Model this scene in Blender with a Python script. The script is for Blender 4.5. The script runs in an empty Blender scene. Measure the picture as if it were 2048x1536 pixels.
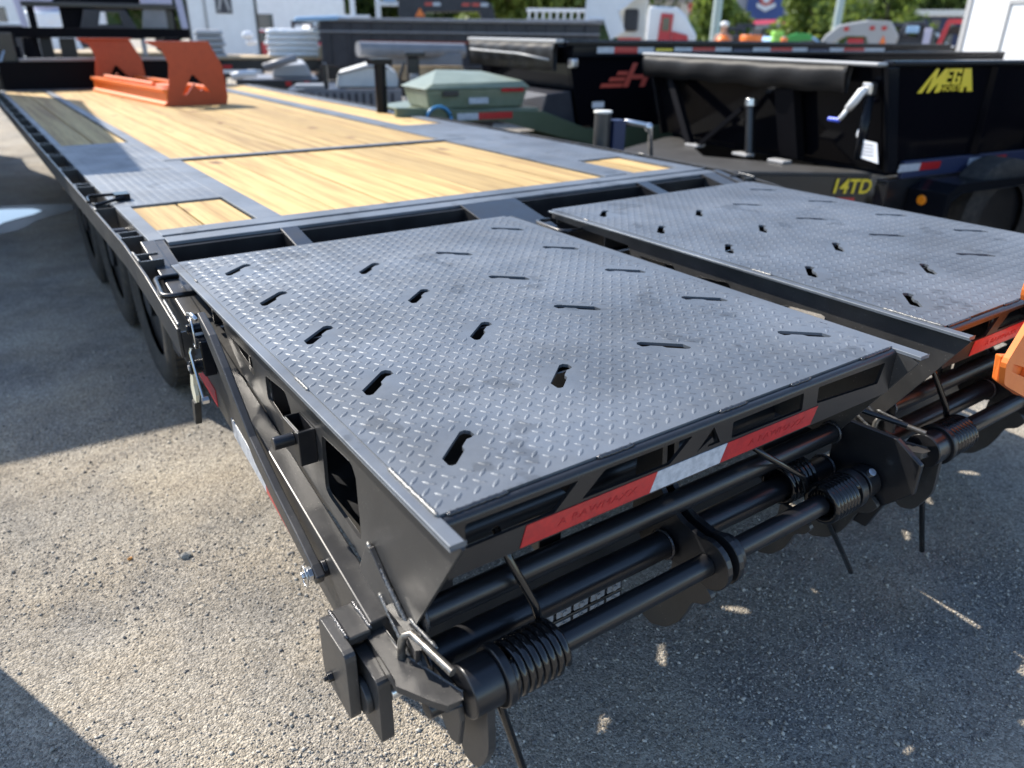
import bpy, math, random
import numpy as np
from mathutils import Vector, Matrix
from mathutils.geometry import tessellate_polygon
random.seed(7)
rs = np.random.RandomState(7)
SC = bpy.context.scene
COL = SC.collection

# ------------------------------------------------------------------ camera, sky, sun, exposure
FPX = 1496.0                                  # focal length in pixels of a 2048 px wide frame
def _ray(px, py):
    return Vector((px-1024, -(py-768), -FPX)).normalized()
_X = _ray(3380, 95); _Y = _ray(-130, 52); _Y = (_Y-_X*_X.dot(_Y)).normalized(); _Z = _X.cross(_Y)
RW = Matrix((_X, _Y, _Z))                     # camera -> world rotation
CAM = Vector((0, 0, 1.43))
cd = bpy.data.cameras.new('camera'); cam = bpy.data.objects.new('camera', cd); COL.objects.link(cam)
cam.matrix_world = Matrix.Translation(CAM) @ RW.to_4x4()
cd.sensor_width = 36; cd.lens = 36*FPX/2048; cd.clip_end = 2000; cd.clip_start = .02
cd.dof.use_dof = True; cd.dof.focus_distance = 1.45; cd.dof.aperture_fstop = 2.8; cd.dof.aperture_blades = 0
SC.camera = cam
SUN = Vector((-.42, .98, 1.0)).normalized()
w = bpy.data.worlds.new('World'); SC.world = w; w.use_nodes = True
nt = w.node_tree; sky = nt.nodes.new('ShaderNodeTexSky'); sky.sky_type = 'NISHITA'; sky.sun_disc = False
sky.sun_elevation = math.asin(SUN.z); sky.sun_rotation = math.atan2(SUN.x, SUN.y)
sky.air_density = 1.0; sky.dust_density = .5; sky.ozone_density = 2.5
bg = nt.nodes['Background']; bg.inputs[1].default_value = .15; nt.links.new(sky.outputs[0], bg.inputs[0])
sd = bpy.data.lights.new('sun', 'SUN'); sd.energy = 4.6; sd.angle = math.radians(.53); sd.color = (1, .93, .82)
sun = bpy.data.objects.new('sun', sd); COL.objects.link(sun)
sun.rotation_euler = (-SUN).to_track_quat('-Z', 'Y').to_euler(); sun.location = (-6, 14, 14)
SC.view_settings.view_transform = 'Standard'; SC.view_settings.look = 'None'
SC.view_settings.gamma = 1; SC.view_settings.exposure = 0.92; SC.view_settings.use_curve_mapping = False
SC.render.engine = 'CYCLES'; SC.cycles.use_denoising = True; SC.cycles.max_bounces = 8

def W(px, py, d):
    """real point seen at (px,py), d metres away measured along the ground"""
    r = RW @ _ray(px, py); k = d/math.hypot(r.x, r.y); return CAM+r*k

# ------------------------------------------------------------------ materials
def mat(name, col, rough=.5, metal=0., spec=.5, coat=0., noise=None, bump=None, emit=None):
    m = bpy.data.materials.new(name); m.use_nodes = True; t = m.node_tree; b = t.nodes['Principled BSDF']
    b.inputs['Base Color'].default_value = (*col, 1); b.inputs['Roughness'].default_value = rough
    b.inputs['Metallic'].default_value = metal; b.inputs['Specular IOR Level'].default_value = spec
    b.inputs['Coat Weight'].default_value = coat; b.inputs['Coat Roughness'].default_value = .15
    tc = t.nodes.new('ShaderNodeTexCoord')
    if noise:      # (scale, second colour, lo, hi, roughness amount)
        n = t.nodes.new('ShaderNodeTexNoise'); n.inputs['Scale'].default_value = noise[0]; n.inputs['Detail'].default_value = 8
        n.inputs['Roughness'].default_value = .65
        t.links.new(tc.outputs['Object'], n.inputs['Vector'])
        mr = t.nodes.new('ShaderNodeMapRange'); mr.inputs[1].default_value = noise[2]; mr.inputs[2].default_value = noise[3]
        t.links.new(n.outputs[0], mr.inputs[0])
        mx = t.nodes.new('ShaderNodeMix'); mx.data_type = 'RGBA'; mx.inputs[6].default_value = (*col, 1); mx.inputs[7].default_value = (*noise[1], 1)
        t.links.new(mr.outputs[0], mx.inputs[0]); t.links.new(mx.outputs[2], b.inputs['Base Color'])
        if len(noise) > 4:
            m2 = t.nodes.new('ShaderNodeMapRange'); m2.inputs[3].default_value = rough; m2.inputs[4].default_value = rough+noise[4]
            t.links.new(mr.outputs[0], m2.inputs[0]); t.links.new(m2.outputs[0], b.inputs['Roughness'])
    if bump:       # (scale, strength, distance)
        n = t.nodes.new('ShaderNodeTexNoise'); n.inputs['Scale'].default_value = bump[0]; n.inputs['Detail'].default_value = 6
        t.links.new(tc.outputs['Object'], n.inputs['Vector'])
        bp = t.nodes.new('ShaderNodeBump'); bp.inputs['Strength'].default_value = bump[1]; bp.inputs['Distance'].default_value = bump[2]
        t.links.new(n.outputs[0], bp.inputs['Height']); t.links.new(bp.outputs[0], b.inputs['Normal'])
    return m

def paint_black(name, rough=.36, dust=.5, base=(.018, .019, .022), dustcol=(.17, .16, .145), metal=0., coat=0., mottle=False):
    """satin black powder coat with scattered dust specks and smears"""
    m = bpy.data.materials.new(name); m.use_nodes = True; t = m.node_tree; b = t.nodes['Principled BSDF']; L = t.links
    b.inputs['Specular IOR Level'].default_value = .6; b.inputs['Metallic'].default_value = metal
    b.inputs['Coat Weight'].default_value = coat; b.inputs['Coat Roughness'].default_value = .12
    tc = t.nodes.new('ShaderNodeTexCoord')
    v = t.nodes.new('ShaderNodeTexVoronoi'); v.inputs['Scale'].default_value = 105; L.new(tc.outputs['Object'], v.inputs['Vector'])
    v2 = t.nodes.new('ShaderNodeMapRange'); v2.inputs[1].default_value = .13; v2.inputs[2].default_value = .07; L.new(v.outputs['Distance'], v2.inputs[0])
    n = t.nodes.new('ShaderNodeTexNoise'); n.inputs['Scale'].default_value = 9; n.inputs['Detail'].default_value = 9; n.inputs['Roughness'].default_value = .7
    L.new(tc.outputs['Object'], n.inputs['Vector'])
    nr = t.nodes.new('ShaderNodeMapRange'); nr.inputs[1].default_value = .42; nr.inputs[2].default_value = .75; L.new(n.outputs[0], nr.inputs[0])
    mu = t.nodes.new('ShaderNodeMath'); mu.operation = 'MULTIPLY'; L.new(v2.outputs[0], mu.inputs[0]); L.new(nr.outputs[0], mu.inputs[1])
    ad = t.nodes.new('ShaderNodeMath'); ad.operation = 'MULTIPLY_ADD'; L.new(nr.outputs[0], ad.inputs[0]); ad.inputs[1].default_value = .16*dust
    m2 = t.nodes.new('ShaderNodeMath'); m2.operation = 'MULTIPLY'; L.new(mu.outputs[0], m2.inputs[0]); m2.inputs[1].default_value = dust*2
    L.new(m2.outputs[0], ad.inputs[2])
    mx = t.nodes.new('ShaderNodeMix'); mx.data_type = 'RGBA'; mx.inputs[6].default_value = (*base, 1); mx.inputs[7].default_value = (*dustcol, 1)
    L.new(ad.outputs[0], mx.inputs[0]); L.new(mx.outputs[2], b.inputs['Base Color'])
    rr = t.nodes.new('ShaderNodeMapRange'); rr.inputs[3].default_value = rough; rr.inputs[4].default_value = rough+.16
    L.new(nr.outputs[0], rr.inputs[0]); L.new(rr.outputs[0], b.inputs['Roughness'])
    if mottle:
        q = t.nodes.new('ShaderNodeTexNoise'); q.inputs['Scale'].default_value = 3.2; q.inputs['Detail'].default_value = 7; q.inputs['Roughness'].default_value = .62
        L.new(tc.outputs['Object'], q.inputs['Vector'])
        qr = t.nodes.new('ShaderNodeMapRange'); qr.inputs[1].default_value = .36; qr.inputs[2].default_value = .64; qr.inputs[3].default_value = .76; qr.inputs[4].default_value = 1.2; L.new(q.outputs[0], qr.inputs[0])
        q2 = t.nodes.new('ShaderNodeTexNoise'); q2.inputs['Scale'].default_value = 7.5; q2.inputs['Detail'].default_value = 4; L.new(tc.outputs['Object'], q2.inputs['Vector'])
        q3 = t.nodes.new('ShaderNodeMapRange'); q3.inputs[1].default_value = .625; q3.inputs[2].default_value = .65; q3.inputs[3].default_value = 1.; q3.inputs[4].default_value = .72; L.new(q2.outputs[0], q3.inputs[0])
        qm = t.nodes.new('ShaderNodeMath'); qm.operation = 'MULTIPLY'; L.new(qr.outputs[0], qm.inputs[0]); L.new(q3.outputs[0], qm.inputs[1])
        qc = t.nodes.new('ShaderNodeCombineColor'); [L.new(qm.outputs[0], qc.inputs[i]) for i in range(3)]
        qx = t.nodes.new('ShaderNodeMix'); qx.data_type = 'RGBA'; qx.blend_type = 'MULTIPLY'; qx.inputs[0].default_value = 1
        L.new(mx.outputs[2], qx.inputs[6]); L.new(qc.outputs[0], qx.inputs[7]); L.new(qx.outputs[2], b.inputs['Base Color'])
    nb = t.nodes.new('ShaderNodeTexNoise'); nb.inputs['Scale'].default_value = 380; L.new(tc.outputs['Object'], nb.inputs['Vector'])
    bp = t.nodes.new('ShaderNodeBump'); bp.inputs['Strength'].default_value = .12; bp.inputs['Distance'].default_value = .001
    L.new(nb.outputs[0], bp.inputs['Height']); L.new(bp.outputs[0], b.inputs['Normal'])
    return m

def wood_mat():
    m = bpy.data.materials.new('treated_pine'); m.use_nodes = True; t = m.node_tree; b = t.nodes['Principled BSDF']; L = t.links
    tc = t.nodes.new('ShaderNodeTexCoord'); oi = t.nodes.new('ShaderNodeObjectInfo')
    ml = t.nodes.new('ShaderNodeMath'); ml.operation = 'MULTIPLY'; ml.inputs[1].default_value = 37; L.new(oi.outputs['Random'], ml.inputs[0])
    cb = t.nodes.new('ShaderNodeCombineXYZ'); L.new(ml.outputs[0], cb.inputs[0]); L.new(ml.outputs[0], cb.inputs[2])
    va = t.nodes.new('ShaderNodeVectorMath'); va.operation = 'ADD'; L.new(tc.outputs['Object'], va.inputs[0]); L.new(cb.outputs[0], va.inputs[1])
    mp = t.nodes.new('ShaderNodeMapping'); mp.inputs['Scale'].default_value = (1, .03, 1); L.new(va.outputs[0], mp.inputs[0])
    wv = t.nodes.new('ShaderNodeTexNoise'); wv.inputs['Scale'].default_value = 16; wv.inputs['Detail'].default_value = 5; wv.inputs['Distortion'].default_value = 1.6
    L.new(mp.outputs[0], wv.inputs['Vector'])
    n2 = t.nodes.new('ShaderNodeTexNoise'); n2.inputs['Scale'].default_value = 140; n2.inputs['Detail'].default_value = 3; L.new(mp.outputs[0], n2.inputs['Vector'])
    vk = t.nodes.new('ShaderNodeTexVoronoi'); vk.inputs['Scale'].default_value = 3.1; m3 = t.nodes.new('ShaderNodeMapping'); m3.inputs['Scale'].default_value = (1, .55, 1)
    L.new(va.outputs[0], m3.inputs[0]); L.new(m3.outputs[0], vk.inputs['Vector'])
    kr = t.nodes.new('ShaderNodeMapRange'); kr.inputs[1].default_value = .13; kr.inputs[2].default_value = .04; L.new(vk.outputs['Distance'], kr.inputs[0])
    cr = t.nodes.new('ShaderNodeValToRGB'); e = cr.color_ramp.elements
    e[0].position = .30; e[0].color = (.33, .19, .065, 1); e[1].position = .60; e[1].color = (.56, .385, .155, 1)
    x = e.new(.48); x.color = (.48, .32, .12, 1)
    L.new(wv.outputs[0], cr.inputs[0])
    mx = t.nodes.new('ShaderNodeMix'); mx.data_type = 'RGBA'; mx.blend_type = 'MULTIPLY'
    g = t.nodes.new('ShaderNodeMapRange'); g.inputs[1].default_value = .35; g.inputs[2].default_value = .6; g.inputs[3].default_value = .82; g.inputs[4].default_value = 1.05; L.new(n2.outputs[0], g.inputs[0])
    gc = t.nodes.new('ShaderNodeCombineColor'); [L.new(g.outputs[0], gc.inputs[i]) for i in range(3)]
    mx.inputs[0].default_value = 1; L.new(cr.outputs[0], mx.inputs[6]); L.new(gc.outputs[0], mx.inputs[7])
    hs = t.nodes.new('ShaderNodeHueSaturation'); hv = t.nodes.new('ShaderNodeMapRange'); hv.inputs[3].default_value = .76; hv.inputs[4].default_value = 1.12
    L.new(oi.outputs['Random'], hv.inputs[0]); L.new(hv.outputs[0], hs.inputs['Value']); L.new(mx.outputs[2], hs.inputs['Color'])
    mk = t.nodes.new('ShaderNodeMix'); mk.data_type = 'RGBA'; mk.inputs[7].default_value = (.16, .075, .03, 1)
    L.new(kr.outputs[0], mk.inputs[0]); L.new(hs.outputs[0], mk.inputs[6]); L.new(mk.outputs[2], b.inputs['Base Color'])
    b.inputs['Roughness'].default_value = .75
    bp = t.nodes.new('ShaderNodeBump'); bp.inputs['Strength'].default_value = .4; bp.inputs['Distance'].default_value = .002
    L.new(n2.outputs[0], bp.inputs['Height']); L.new(bp.outputs[0], b.inputs['Normal'])
    return m

def ground_mat():
    m = bpy.data.materials.new('packed_gravel'); m.use_nodes = True; t = m.node_tree; b = t.nodes['Principled BSDF']; L = t.links
    tc = t.nodes.new('ShaderNodeTexCoord')
    def nz(s, d=6, r=.6):
        n = t.nodes.new('ShaderNodeTexNoise'); n.inputs['Scale'].default_value = s; n.inputs['Detail'].default_value = d; n.inputs['Roughness'].default_value = r
        L.new(tc.outputs['Object'], n.inputs['Vector']); return n
    a = nz(1.1, 10, .74); c = nz(60, 4, .7)
    cr = t.nodes.new('ShaderNodeValToRGB'); e = cr.color_ramp.elements
    e[0].position = .30; e[0].color = (.185, .178, .17, 1); e[1].position = .66; e[1].color = (.51, .472, .405, 1); x = e.new(.5); x.color = (.38, .35, .305, 1); L.new(a.outputs[0], cr.inputs[0])
    v = t.nodes.new('ShaderNodeTexVoronoi'); v.inputs['Scale'].default_value = 170; L.new(tc.outputs['Object'], v.inputs['Vector'])
    sp = t.nodes.new('ShaderNodeSeparateColor'); L.new(v.outputs['Color'], sp.inputs[0])
    g = t.nodes.new('ShaderNodeMapRange'); g.inputs[3].default_value = .62; g.inputs[4].default_value = 1.25; L.new(sp.outputs[0], g.inputs[0])
    gc = t.nodes.new('ShaderNodeCombineColor'); [L.new(g.outputs[0], gc.inputs[i]) for i in range(3)]
    mx = t.nodes.new('ShaderNodeMix'); mx.data_type = 'RGBA'; mx.blend_type = 'MULTIPLY'; mx.inputs[0].default_value = 1
    L.new(cr.outputs[0], mx.inputs[6]); L.new(gc.outputs[0], mx.inputs[7])
    c2 = t.nodes.new('ShaderNodeMapRange'); c2.inputs[1].default_value = .35; c2.inputs[2].default_value = .65; c2.inputs[3].default_value = .78; c2.inputs[4].default_value = 1.12; L.new(c.outputs[0], c2.inputs[0])
    g2 = t.nodes.new('ShaderNodeCombineColor'); [L.new(c2.outputs[0], g2.inputs[i]) for i in range(3)]
    m2 = t.nodes.new('ShaderNodeMix'); m2.data_type = 'RGBA'; m2.blend_type = 'MULTIPLY'; m2.inputs[0].default_value = 1
    L.new(mx.outputs[2], m2.inputs[6]); L.new(g2.outputs[0], m2.inputs[7])
    pv = t.nodes.new('ShaderNodeTexVoronoi'); pv.inputs['Scale'].default_value = 75; L.new(tc.outputs['Object'], pv.inputs['Vector'])
    pn = nz(4.5, 6, .65); pr = t.nodes.new('ShaderNodeMapRange'); pr.inputs[1].default_value = .40; pr.inputs[2].default_value = .62; pr.inputs[3].default_value = .06; pr.inputs[4].default_value = .26; L.new(pn.outputs[0], pr.inputs[0])
    lt = t.nodes.new('ShaderNodeMath'); lt.operation = 'DIVIDE'; L.new(pv.outputs['Distance'], lt.inputs[0]); L.new(pr.outputs[0], lt.inputs[1])
    pm_ = t.nodes.new('ShaderNodeMapRange'); pm_.inputs[1].default_value = .6; pm_.inputs[2].default_value = 1.1; pm_.inputs[3].default_value = .42; pm_.inputs[4].default_value = 1.0; L.new(lt.outputs[0], pm_.inputs[0])  # dark spots painted in for the shaded holes between stones
    pc = t.nodes.new('ShaderNodeCombineColor'); [L.new(pm_.outputs[0], pc.inputs[i]) for i in range(3)]
    m5 = t.nodes.new('ShaderNodeMix'); m5.data_type = 'RGBA'; m5.blend_type = 'MULTIPLY'; m5.inputs[0].default_value = 1
    L.new(m2.outputs[2], m5.inputs[6]); L.new(pc.outputs[0], m5.inputs[7])
    wn_ = nz(2.3, 7, .6); wr = t.nodes.new('ShaderNodeMapRange'); wr.inputs[1].default_value = .38; wr.inputs[2].default_value = .66; L.new(wn_.outputs[0], wr.inputs[0])
    m6 = t.nodes.new('ShaderNodeMix'); m6.data_type = 'RGBA'; m6.blend_type = 'MULTIPLY'; m6.inputs[7].default_value = (1.05, .99, .90, 1)
    L.new(wr.outputs[0], m6.inputs[0]); L.new(m5.outputs[2], m6.inputs[6]); L.new(m6.outputs[2], b.inputs['Base Color'])
    b.inputs['Roughness'].default_value = .93; b.inputs['Specular IOR Level'].default_value = .2
    h = t.nodes.new('ShaderNodeMath'); h.operation = 'MULTIPLY_ADD'; L.new(v.outputs['Distance'], h.inputs[0]); h.inputs[1].default_value = -1.0; L.new(c.outputs[0], h.inputs[2])
    v3 = t.nodes.new('ShaderNodeTexVoronoi'); v3.inputs['Scale'].default_value = 420; L.new(tc.outputs['Object'], v3.inputs['Vector'])
    h2 = t.nodes.new('ShaderNodeMath'); h2.operation = 'MULTIPLY_ADD'; L.new(v3.outputs['Distance'], h2.inputs[0]); h2.inputs[1].default_value = -.5; L.new(h.outputs[0], h2.inputs[2])
    bp = t.nodes.new('ShaderNodeBump'); bp.inputs['Strength'].default_value = .9; bp.inputs['Distance'].default_value = .006
    L.new(h2.outputs[0], bp.inputs['Height']); L.new(bp.outputs[0], b.inputs['Normal'])
    return m

M = {}
M['plate'] = paint_black('slate_deck_paint', .50, .35, (.132, .148, .170), (.20, .205, .208), .42, mottle=True)
M['black'] = paint_black('satin_black_paint', .30, .22, (.013, .0135, .016), metal=.15, coat=.1)
M['dusty'] = paint_black('dusty_black_paint', .35, .7, (.055, .054, .054), (.26, .245, .22), metal=.4)
M['gloss'] = mat('gloss_black_paint', (.007, .008, .011), .18, 0, .18)
M['gloss2'] = mat('glossy_black_body', (.004, .004, .006), .10, 0, .07)
M['matte'] = mat('matte_black_paint', (.006, .006, .008), .55, 0, .06)
M['springs'] = mat('spring_black', (.010, .010, .011), .13, 0, .6)
M['wood'] = wood_mat(); M['ground'] = ground_mat()
M['red'] = mat('red_reflective', (.50, .018, .02), .28, 0, .5, .3, noise=(55, (.36, .012, .018), .4, .65))
M['white_tape'] = mat('white_reflective', (.52, .55, .60), .30, 0, .5, .3, noise=(70, (.36, .39, .44), .42, .62))
M['red_print'] = mat('dark_red_print', (.36, .012, .016), .35)
M['weld'] = mat('weld_bead', (.07, .07, .075), .22, .6, .7, bump=(300, .8, .002))
M['bright_weld'] = mat('bright_weld', (.15, .15, .148), .42, .7, .6, bump=(260, .6, .002))
M['steel'] = mat('zinc_steel', (.62, .63, .64), .28, .95, .5, bump=(200, .2, .001))
M['handle'] = mat('bare_steel_rod', (.26, .25, .23), .30, .8, .5, noise=(60, (.12, .11, .10), .4, .6, .15))
M['cream'] = mat('cream_plated_lever', (.62, .60, .47), .4, 0)
M['rubber'] = mat('tyre_rubber', (.022, .021, .020), .75, noise=(30, (.07, .062, .052), .45, .8))
M['lens'] = mat('clear_lens', (.25, .26, .28), .12, 0, .8, .5)
M['orange'] = mat('shaded_orange_paint', (.40, .055, .012), .38, 0, .4, .05, noise=(18, (.34, .045, .010), .4, .7))  # end-plate orange, darkened because those faces stand in shade
M['orange2'] = mat('bright_orange_paint', (.85, .21, .035), .4, 0, .5, noise=(14, (.78, .17, .03), .4, .7))
M['olive'] = paint_black('olive_green_paint', .32, .35, (.075, .105, .062), (.25, .25, .2))
M['olive_light'] = mat('sage_green_paint', (.20, .23, .165), .38, 0, .5, noise=(9, (.15, .18, .12), .4, .7))
M['yellow'] = mat('yellow_decal', (.80, .60, .03), .4)
M['logo_red'] = mat('red_decal', (.55, .09, .06), .4)
M['white'] = mat('white_paint', (.78, .79, .80), .35, 0, .5, noise=(3, (.70, .71, .72), .4, .7))
M['offwhite'] = mat('offwhite_paint', (.70, .69, .64), .45, noise=(5, (.6, .59, .55), .4, .7))
M['lavender'] = mat('pale_primer', (.45, .44, .56), .4)
M['grey'] = mat('grey_paint', (.22, .22, .23), .4, noise=(6, (.17, .17, .18), .4, .7))
M['dgrey'] = mat('dark_grey_paint', (.034, .035, .043), .36, 0, .3, noise=(5, (.048, .049, .058), .4, .7))
M['lgrey'] = mat('light_grey_paint', (.36, .36, .36), .4, noise=(6, (.36, .36, .36), .4, .7))
M['tan'] = mat('weathered_boards', (.46, .36, .23), .8, noise=(8, (.34, .26, .17), .4, .65), bump=(40, .3, .004))
M['wrap'] = mat('shrink_wrap', (.88, .88, .87), .3, 0, .6, bump=(9, .8, .05))
M['paper'] = mat('paper_sheet', (.74, .76, .80), .6)
M['ink'] = mat('ink_print', (.05, .05, .06), .6)
M['blue_grip'] = mat('blue_grip', (.05, .10, .62), .4)
M['blue'] = mat('blue_cladding', (.045, .085, .26), .5, bump=(3, .1, .02))
M['navy'] = mat('navy_cladding', (.02, .03, .08), .5)
M['skyblue'] = mat('pale_blue_paint', (.30, .47, .66), .4)
M['crimson'] = mat('crimson_paint', (.45, .02, .035), .3, 0, .5, .3)
M['green'] = mat('green_paint', (.05, .30, .06), .4)
M['lime'] = mat('lime_paint', (.28, .62, .10), .5)
M['amber'] = mat('amber_lens', (.9, .26, .01), .25, 0, .6)
M['glass'] = mat('dark_glass', (.03, .045, .05), .06, 0, .8)
M['vinyl'] = mat('black_vinyl_tarp', (.010, .010, .011), .5, 0, .2, bump=(7, .5, .012))
M['pole'] = mat('galvanised_pole', (.36, .42, .40), .5, .4)
def leaf_mat(name, a, b2):
    m = mat(name, a, .5, noise=(.8, b2, .35, .65)); t = m.node_tree; p = t.nodes['Principled BSDF']; out = [n for n in t.nodes if n.type == 'OUTPUT_MATERIAL'][0]
    tr = t.nodes.new('ShaderNodeBsdfTranslucent'); ms = t.nodes.new('ShaderNodeMixShader'); ms.inputs[0].default_value = .45
    src = p.inputs['Base Color'].links[0].from_socket; t.links.new(src, tr.inputs[0]); t.links.new(p.outputs[0], ms.inputs[1]); t.links.new(tr.outputs[0], ms.inputs[2]); t.links.new(ms.outputs[0], out.inputs[0]); return m
M['leaf'] = leaf_mat('leaf_green', (.11, .17, .03), (.24, .30, .06)); M['leaf2'] = leaf_mat('dark_leaf_green', (.035, .07, .02), (.10, .16, .035))
M['bark'] = mat('bark', (.09, .065, .045), .9, bump=(20, .8, .03))
M['skin'] = mat('skin', (.42, .24, .17), .6)
M['hose'] = mat('blue_hose', (.05, .22, .42), .35)
M['rust'] = mat('red_oxide', (.20, .05, .035), .6)

# ------------------------------------------------------------------ mesh building
class MB:
    def __init__(s): s.v = []; s.f = []
    def add(s, vs, fs):
        o = len(s.v); s.v += [tuple(p) for p in vs]; s.f += [tuple(i+o for i in f) for f in fs]; return s
    def box(s, x0, x1, y0, y1, z0, z1):
        return s.add([(x0,y0,z0),(x1,y0,z0),(x1,y1,z0),(x0,y1,z0),(x0,y0,z1),(x1,y0,z1),(x1,y1,z1),(x0,y1,z1)],
                     [(0,3,2,1),(4,5,6,7),(0,1,5,4),(1,2,6,5),(2,3,7,6),(3,0,4,7)])
    def hull8(s, b, t):   # bottom and top quads (ccw seen from above)
        return s.add(list(b)+list(t), [(0,3,2,1),(4,5,6,7),(0,1,5,4),(1,2,6,5),(2,3,7,6),(3,0,4,7)])
    def prism(s, poly, ax, a0, a1, holes=()):
        """poly (u,v) swept along axis ax from a0 to a1, with real holes"""
        loops = [list(poly)]+[list(h) for h in holes]
        def P(u, v, a): return {'x': (a, u, v), 'y': (u, a, v), 'z': (u, v, a)}[ax]
        flat = [p for l in loops for p in l]
        tris = tessellate_polygon([[Vector((p[0], p[1], 0)) for p in l] for l in loops])
        n = len(flat); vs = [P(*p, a0) for p in flat]+[P(*p, a1) for p in flat]
        fs = []
        for t in tris:
            a, b, c = t; ar = (flat[b][0]-flat[a][0])*(flat[c][1]-flat[a][1])-(flat[b][1]-flat[a][1])*(flat[c][0]-flat[a][0])
            if ar < 0: a, b, c = a, c, b
            fs.append((a, c, b)); fs.append((a+n, b+n, c+n))
        o = 0
        for l in loops:
            k = len(l)
            for i in range(k):
                j = (i+1) % k; fs.append((o+i, o+j, o+j+n, o+i+n))
            o += k
        return s.add(vs, fs)
    def tube(s, pts, r, seg=10, cap=True):
        pts = [Vector(p) for p in pts]; n = len(pts); rr = r if hasattr(r, '__len__') else [r]*n
        vs = []; up = None
        for i, p in enumerate(pts):
            t = ((pts[min(i+1, n-1)]-p).normalized()+(p-pts[max(i-1, 0)]).normalized())
            t = t.normalized() if t.length > 1e-9 else Vector((0, 0, 1))
            if up is None: up = t.orthogonal().normalized()
            up = (up-t*up.dot(t)).normalized(); q = t.cross(up)
            for k in range(seg):
                a = 2*math.pi*k/seg; vs.append(p+(up*math.cos(a)+q*math.sin(a))*rr[i])
        fs = [(i*seg+k, i*seg+(k+1) % seg, (i+1)*seg+(k+1) % seg, (i+1)*seg+k) for i in range(n-1) for k in range(seg)]
        if cap: fs += [tuple(range(seg))[::-1], tuple((n-1)*seg+k for k in range(seg))]
        return s.add(vs, fs)
    def cyl(s, a, b, r, seg=24): return s.tube([a, b], r, seg)
    def pipe(s, a, b, ro, ri, seg=28):
        a = Vector(a); b = Vector(b); t = (b-a).normalized(); u = t.orthogonal().normalized(); q = t.cross(u); vs = []
        for p, r in ((a, ro), (b, ro), (b, ri), (a, ri)):
            vs += [p+(u*math.cos(2*math.pi*k/seg)+q*math.sin(2*math.pi*k/seg))*r for k in range(seg)]
        return s.add(vs, [(i*seg+k, i*seg+(k+1) % seg, ((i+1) % 4)*seg+(k+1) % seg, ((i+1) % 4)*seg+k) for i in range(4) for k in range(seg)])
    def ball(s, c, r, sx=1, sy=1, sz=1, n=8, m=12):
        vs = []; fs = []
        for i in range(n+1):
            a = math.pi*i/n
            for k in range(m):
                b = 2*math.pi*k/m; vs.append((c[0]+r*sx*math.sin(a)*math.cos(b), c[1]+r*sy*math.sin(a)*math.sin(b), c[2]+r*sz*math.cos(a)))
        for i in range(n):
            for k in range(m): fs.append((i*m+k, (i+1)*m+k, (i+1)*m+(k+1) % m, i*m+(k+1) % m))
        return s.add(vs, fs)
    def build(s, name, m, parent=None, bevel=0, smooth=False, seg=2):
        me = bpy.data.meshes.new(name); off = Vector((0, 0, 0))
        p = parent
        while p is not None and p.parent is not None: p = p.parent
        if p is not None and p.get('_world'): off = p.location
        me.from_pydata([(a-off.x, b-off.y, c-off.z) for a, b, c in s.v], [], s.f); me.validate(); me.update()
        me.materials.append(M[m] if isinstance(m, str) else m)
        o = bpy.data.objects.new(name, me); COL.objects.link(o)
        if parent is not None: o.parent = parent
        if smooth is True: me.shade_smooth()
        elif smooth:
            me.shade_smooth(); me.set_sharp_from_angle(angle=math.radians(smooth))
        if bevel:
            b = o.modifiers.new('edge', 'BEVEL'); b.width = bevel; b.segments = seg; b.limit_method = 'ANGLE'; b.angle_limit = math.radians(35)
        return o

def thing(name, label, cat, loc=(0, 0, 0), rz=0, group=None, world=False):
    o = bpy.data.objects.new(name, None); o.empty_display_size = .2; COL.objects.link(o); o.location = loc; o.rotation_euler.z = rz
    o['label'] = label; o['category'] = cat
    if group: o['group'] = group
    if world: o['_world'] = 1
    return o
def tag(o, label=None, cat=None, group=None, kind=None):
    for k, v in (('label', label), ('category', cat), ('group', group), ('kind', kind)):
        if v: o[k] = v
    return o
def text(s, size, name, m, parent, mtx, extrude=.0006, shear=0, bold=0, spacing=1., sx=1.):
    cu = bpy.data.curves.new(name+'_c', 'FONT'); cu.body = s; cu.size = size; cu.extrude = extrude; cu.shear = shear; cu.offset = bold
    cu.space_character = spacing; cu.align_x = 'CENTER'; cu.align_y = 'CENTER'; cu.resolution_u = 3
    t = bpy.data.objects.new(name+'_t', cu); COL.objects.link(t)
    bpy.context.view_layer.update()
    me = bpy.data.meshes.new_from_object(t.evaluated_get(bpy.context.evaluated_depsgraph_get()))
    bpy.data.objects.remove(t); me.transform(mtx @ Matrix.Diagonal((sx, 1, 1, 1))); me.materials.clear(); me.materials.append(M[m])
    me.name = name
    p = parent
    while p is not None and p.parent is not None: p = p.parent
    if p is not None and p.get('_world'): me.transform(Matrix.Translation(-p.location))
    o = bpy.data.objects.new(name, me); COL.objects.link(o); o.parent = parent; return o
def frame(o, x, y):        # matrix with local x,y axes in directions x,y
    x = Vector(x).normalized(); y = Vector(y).normalized(); z = x.cross(y)
    return Matrix(((x.x, y.x, z.x, o[0]), (x.y, y.y, z.y, o[1]), (x.z, y.z, z.z, o[2]), (0, 0, 0, 1)))
def copy_tree(o, parent=None):
    c = o.copy(); COL.objects.link(c); c.parent = parent
    for ch in [k for k in o.children]: copy_tree(ch, c)
    return c
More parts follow.
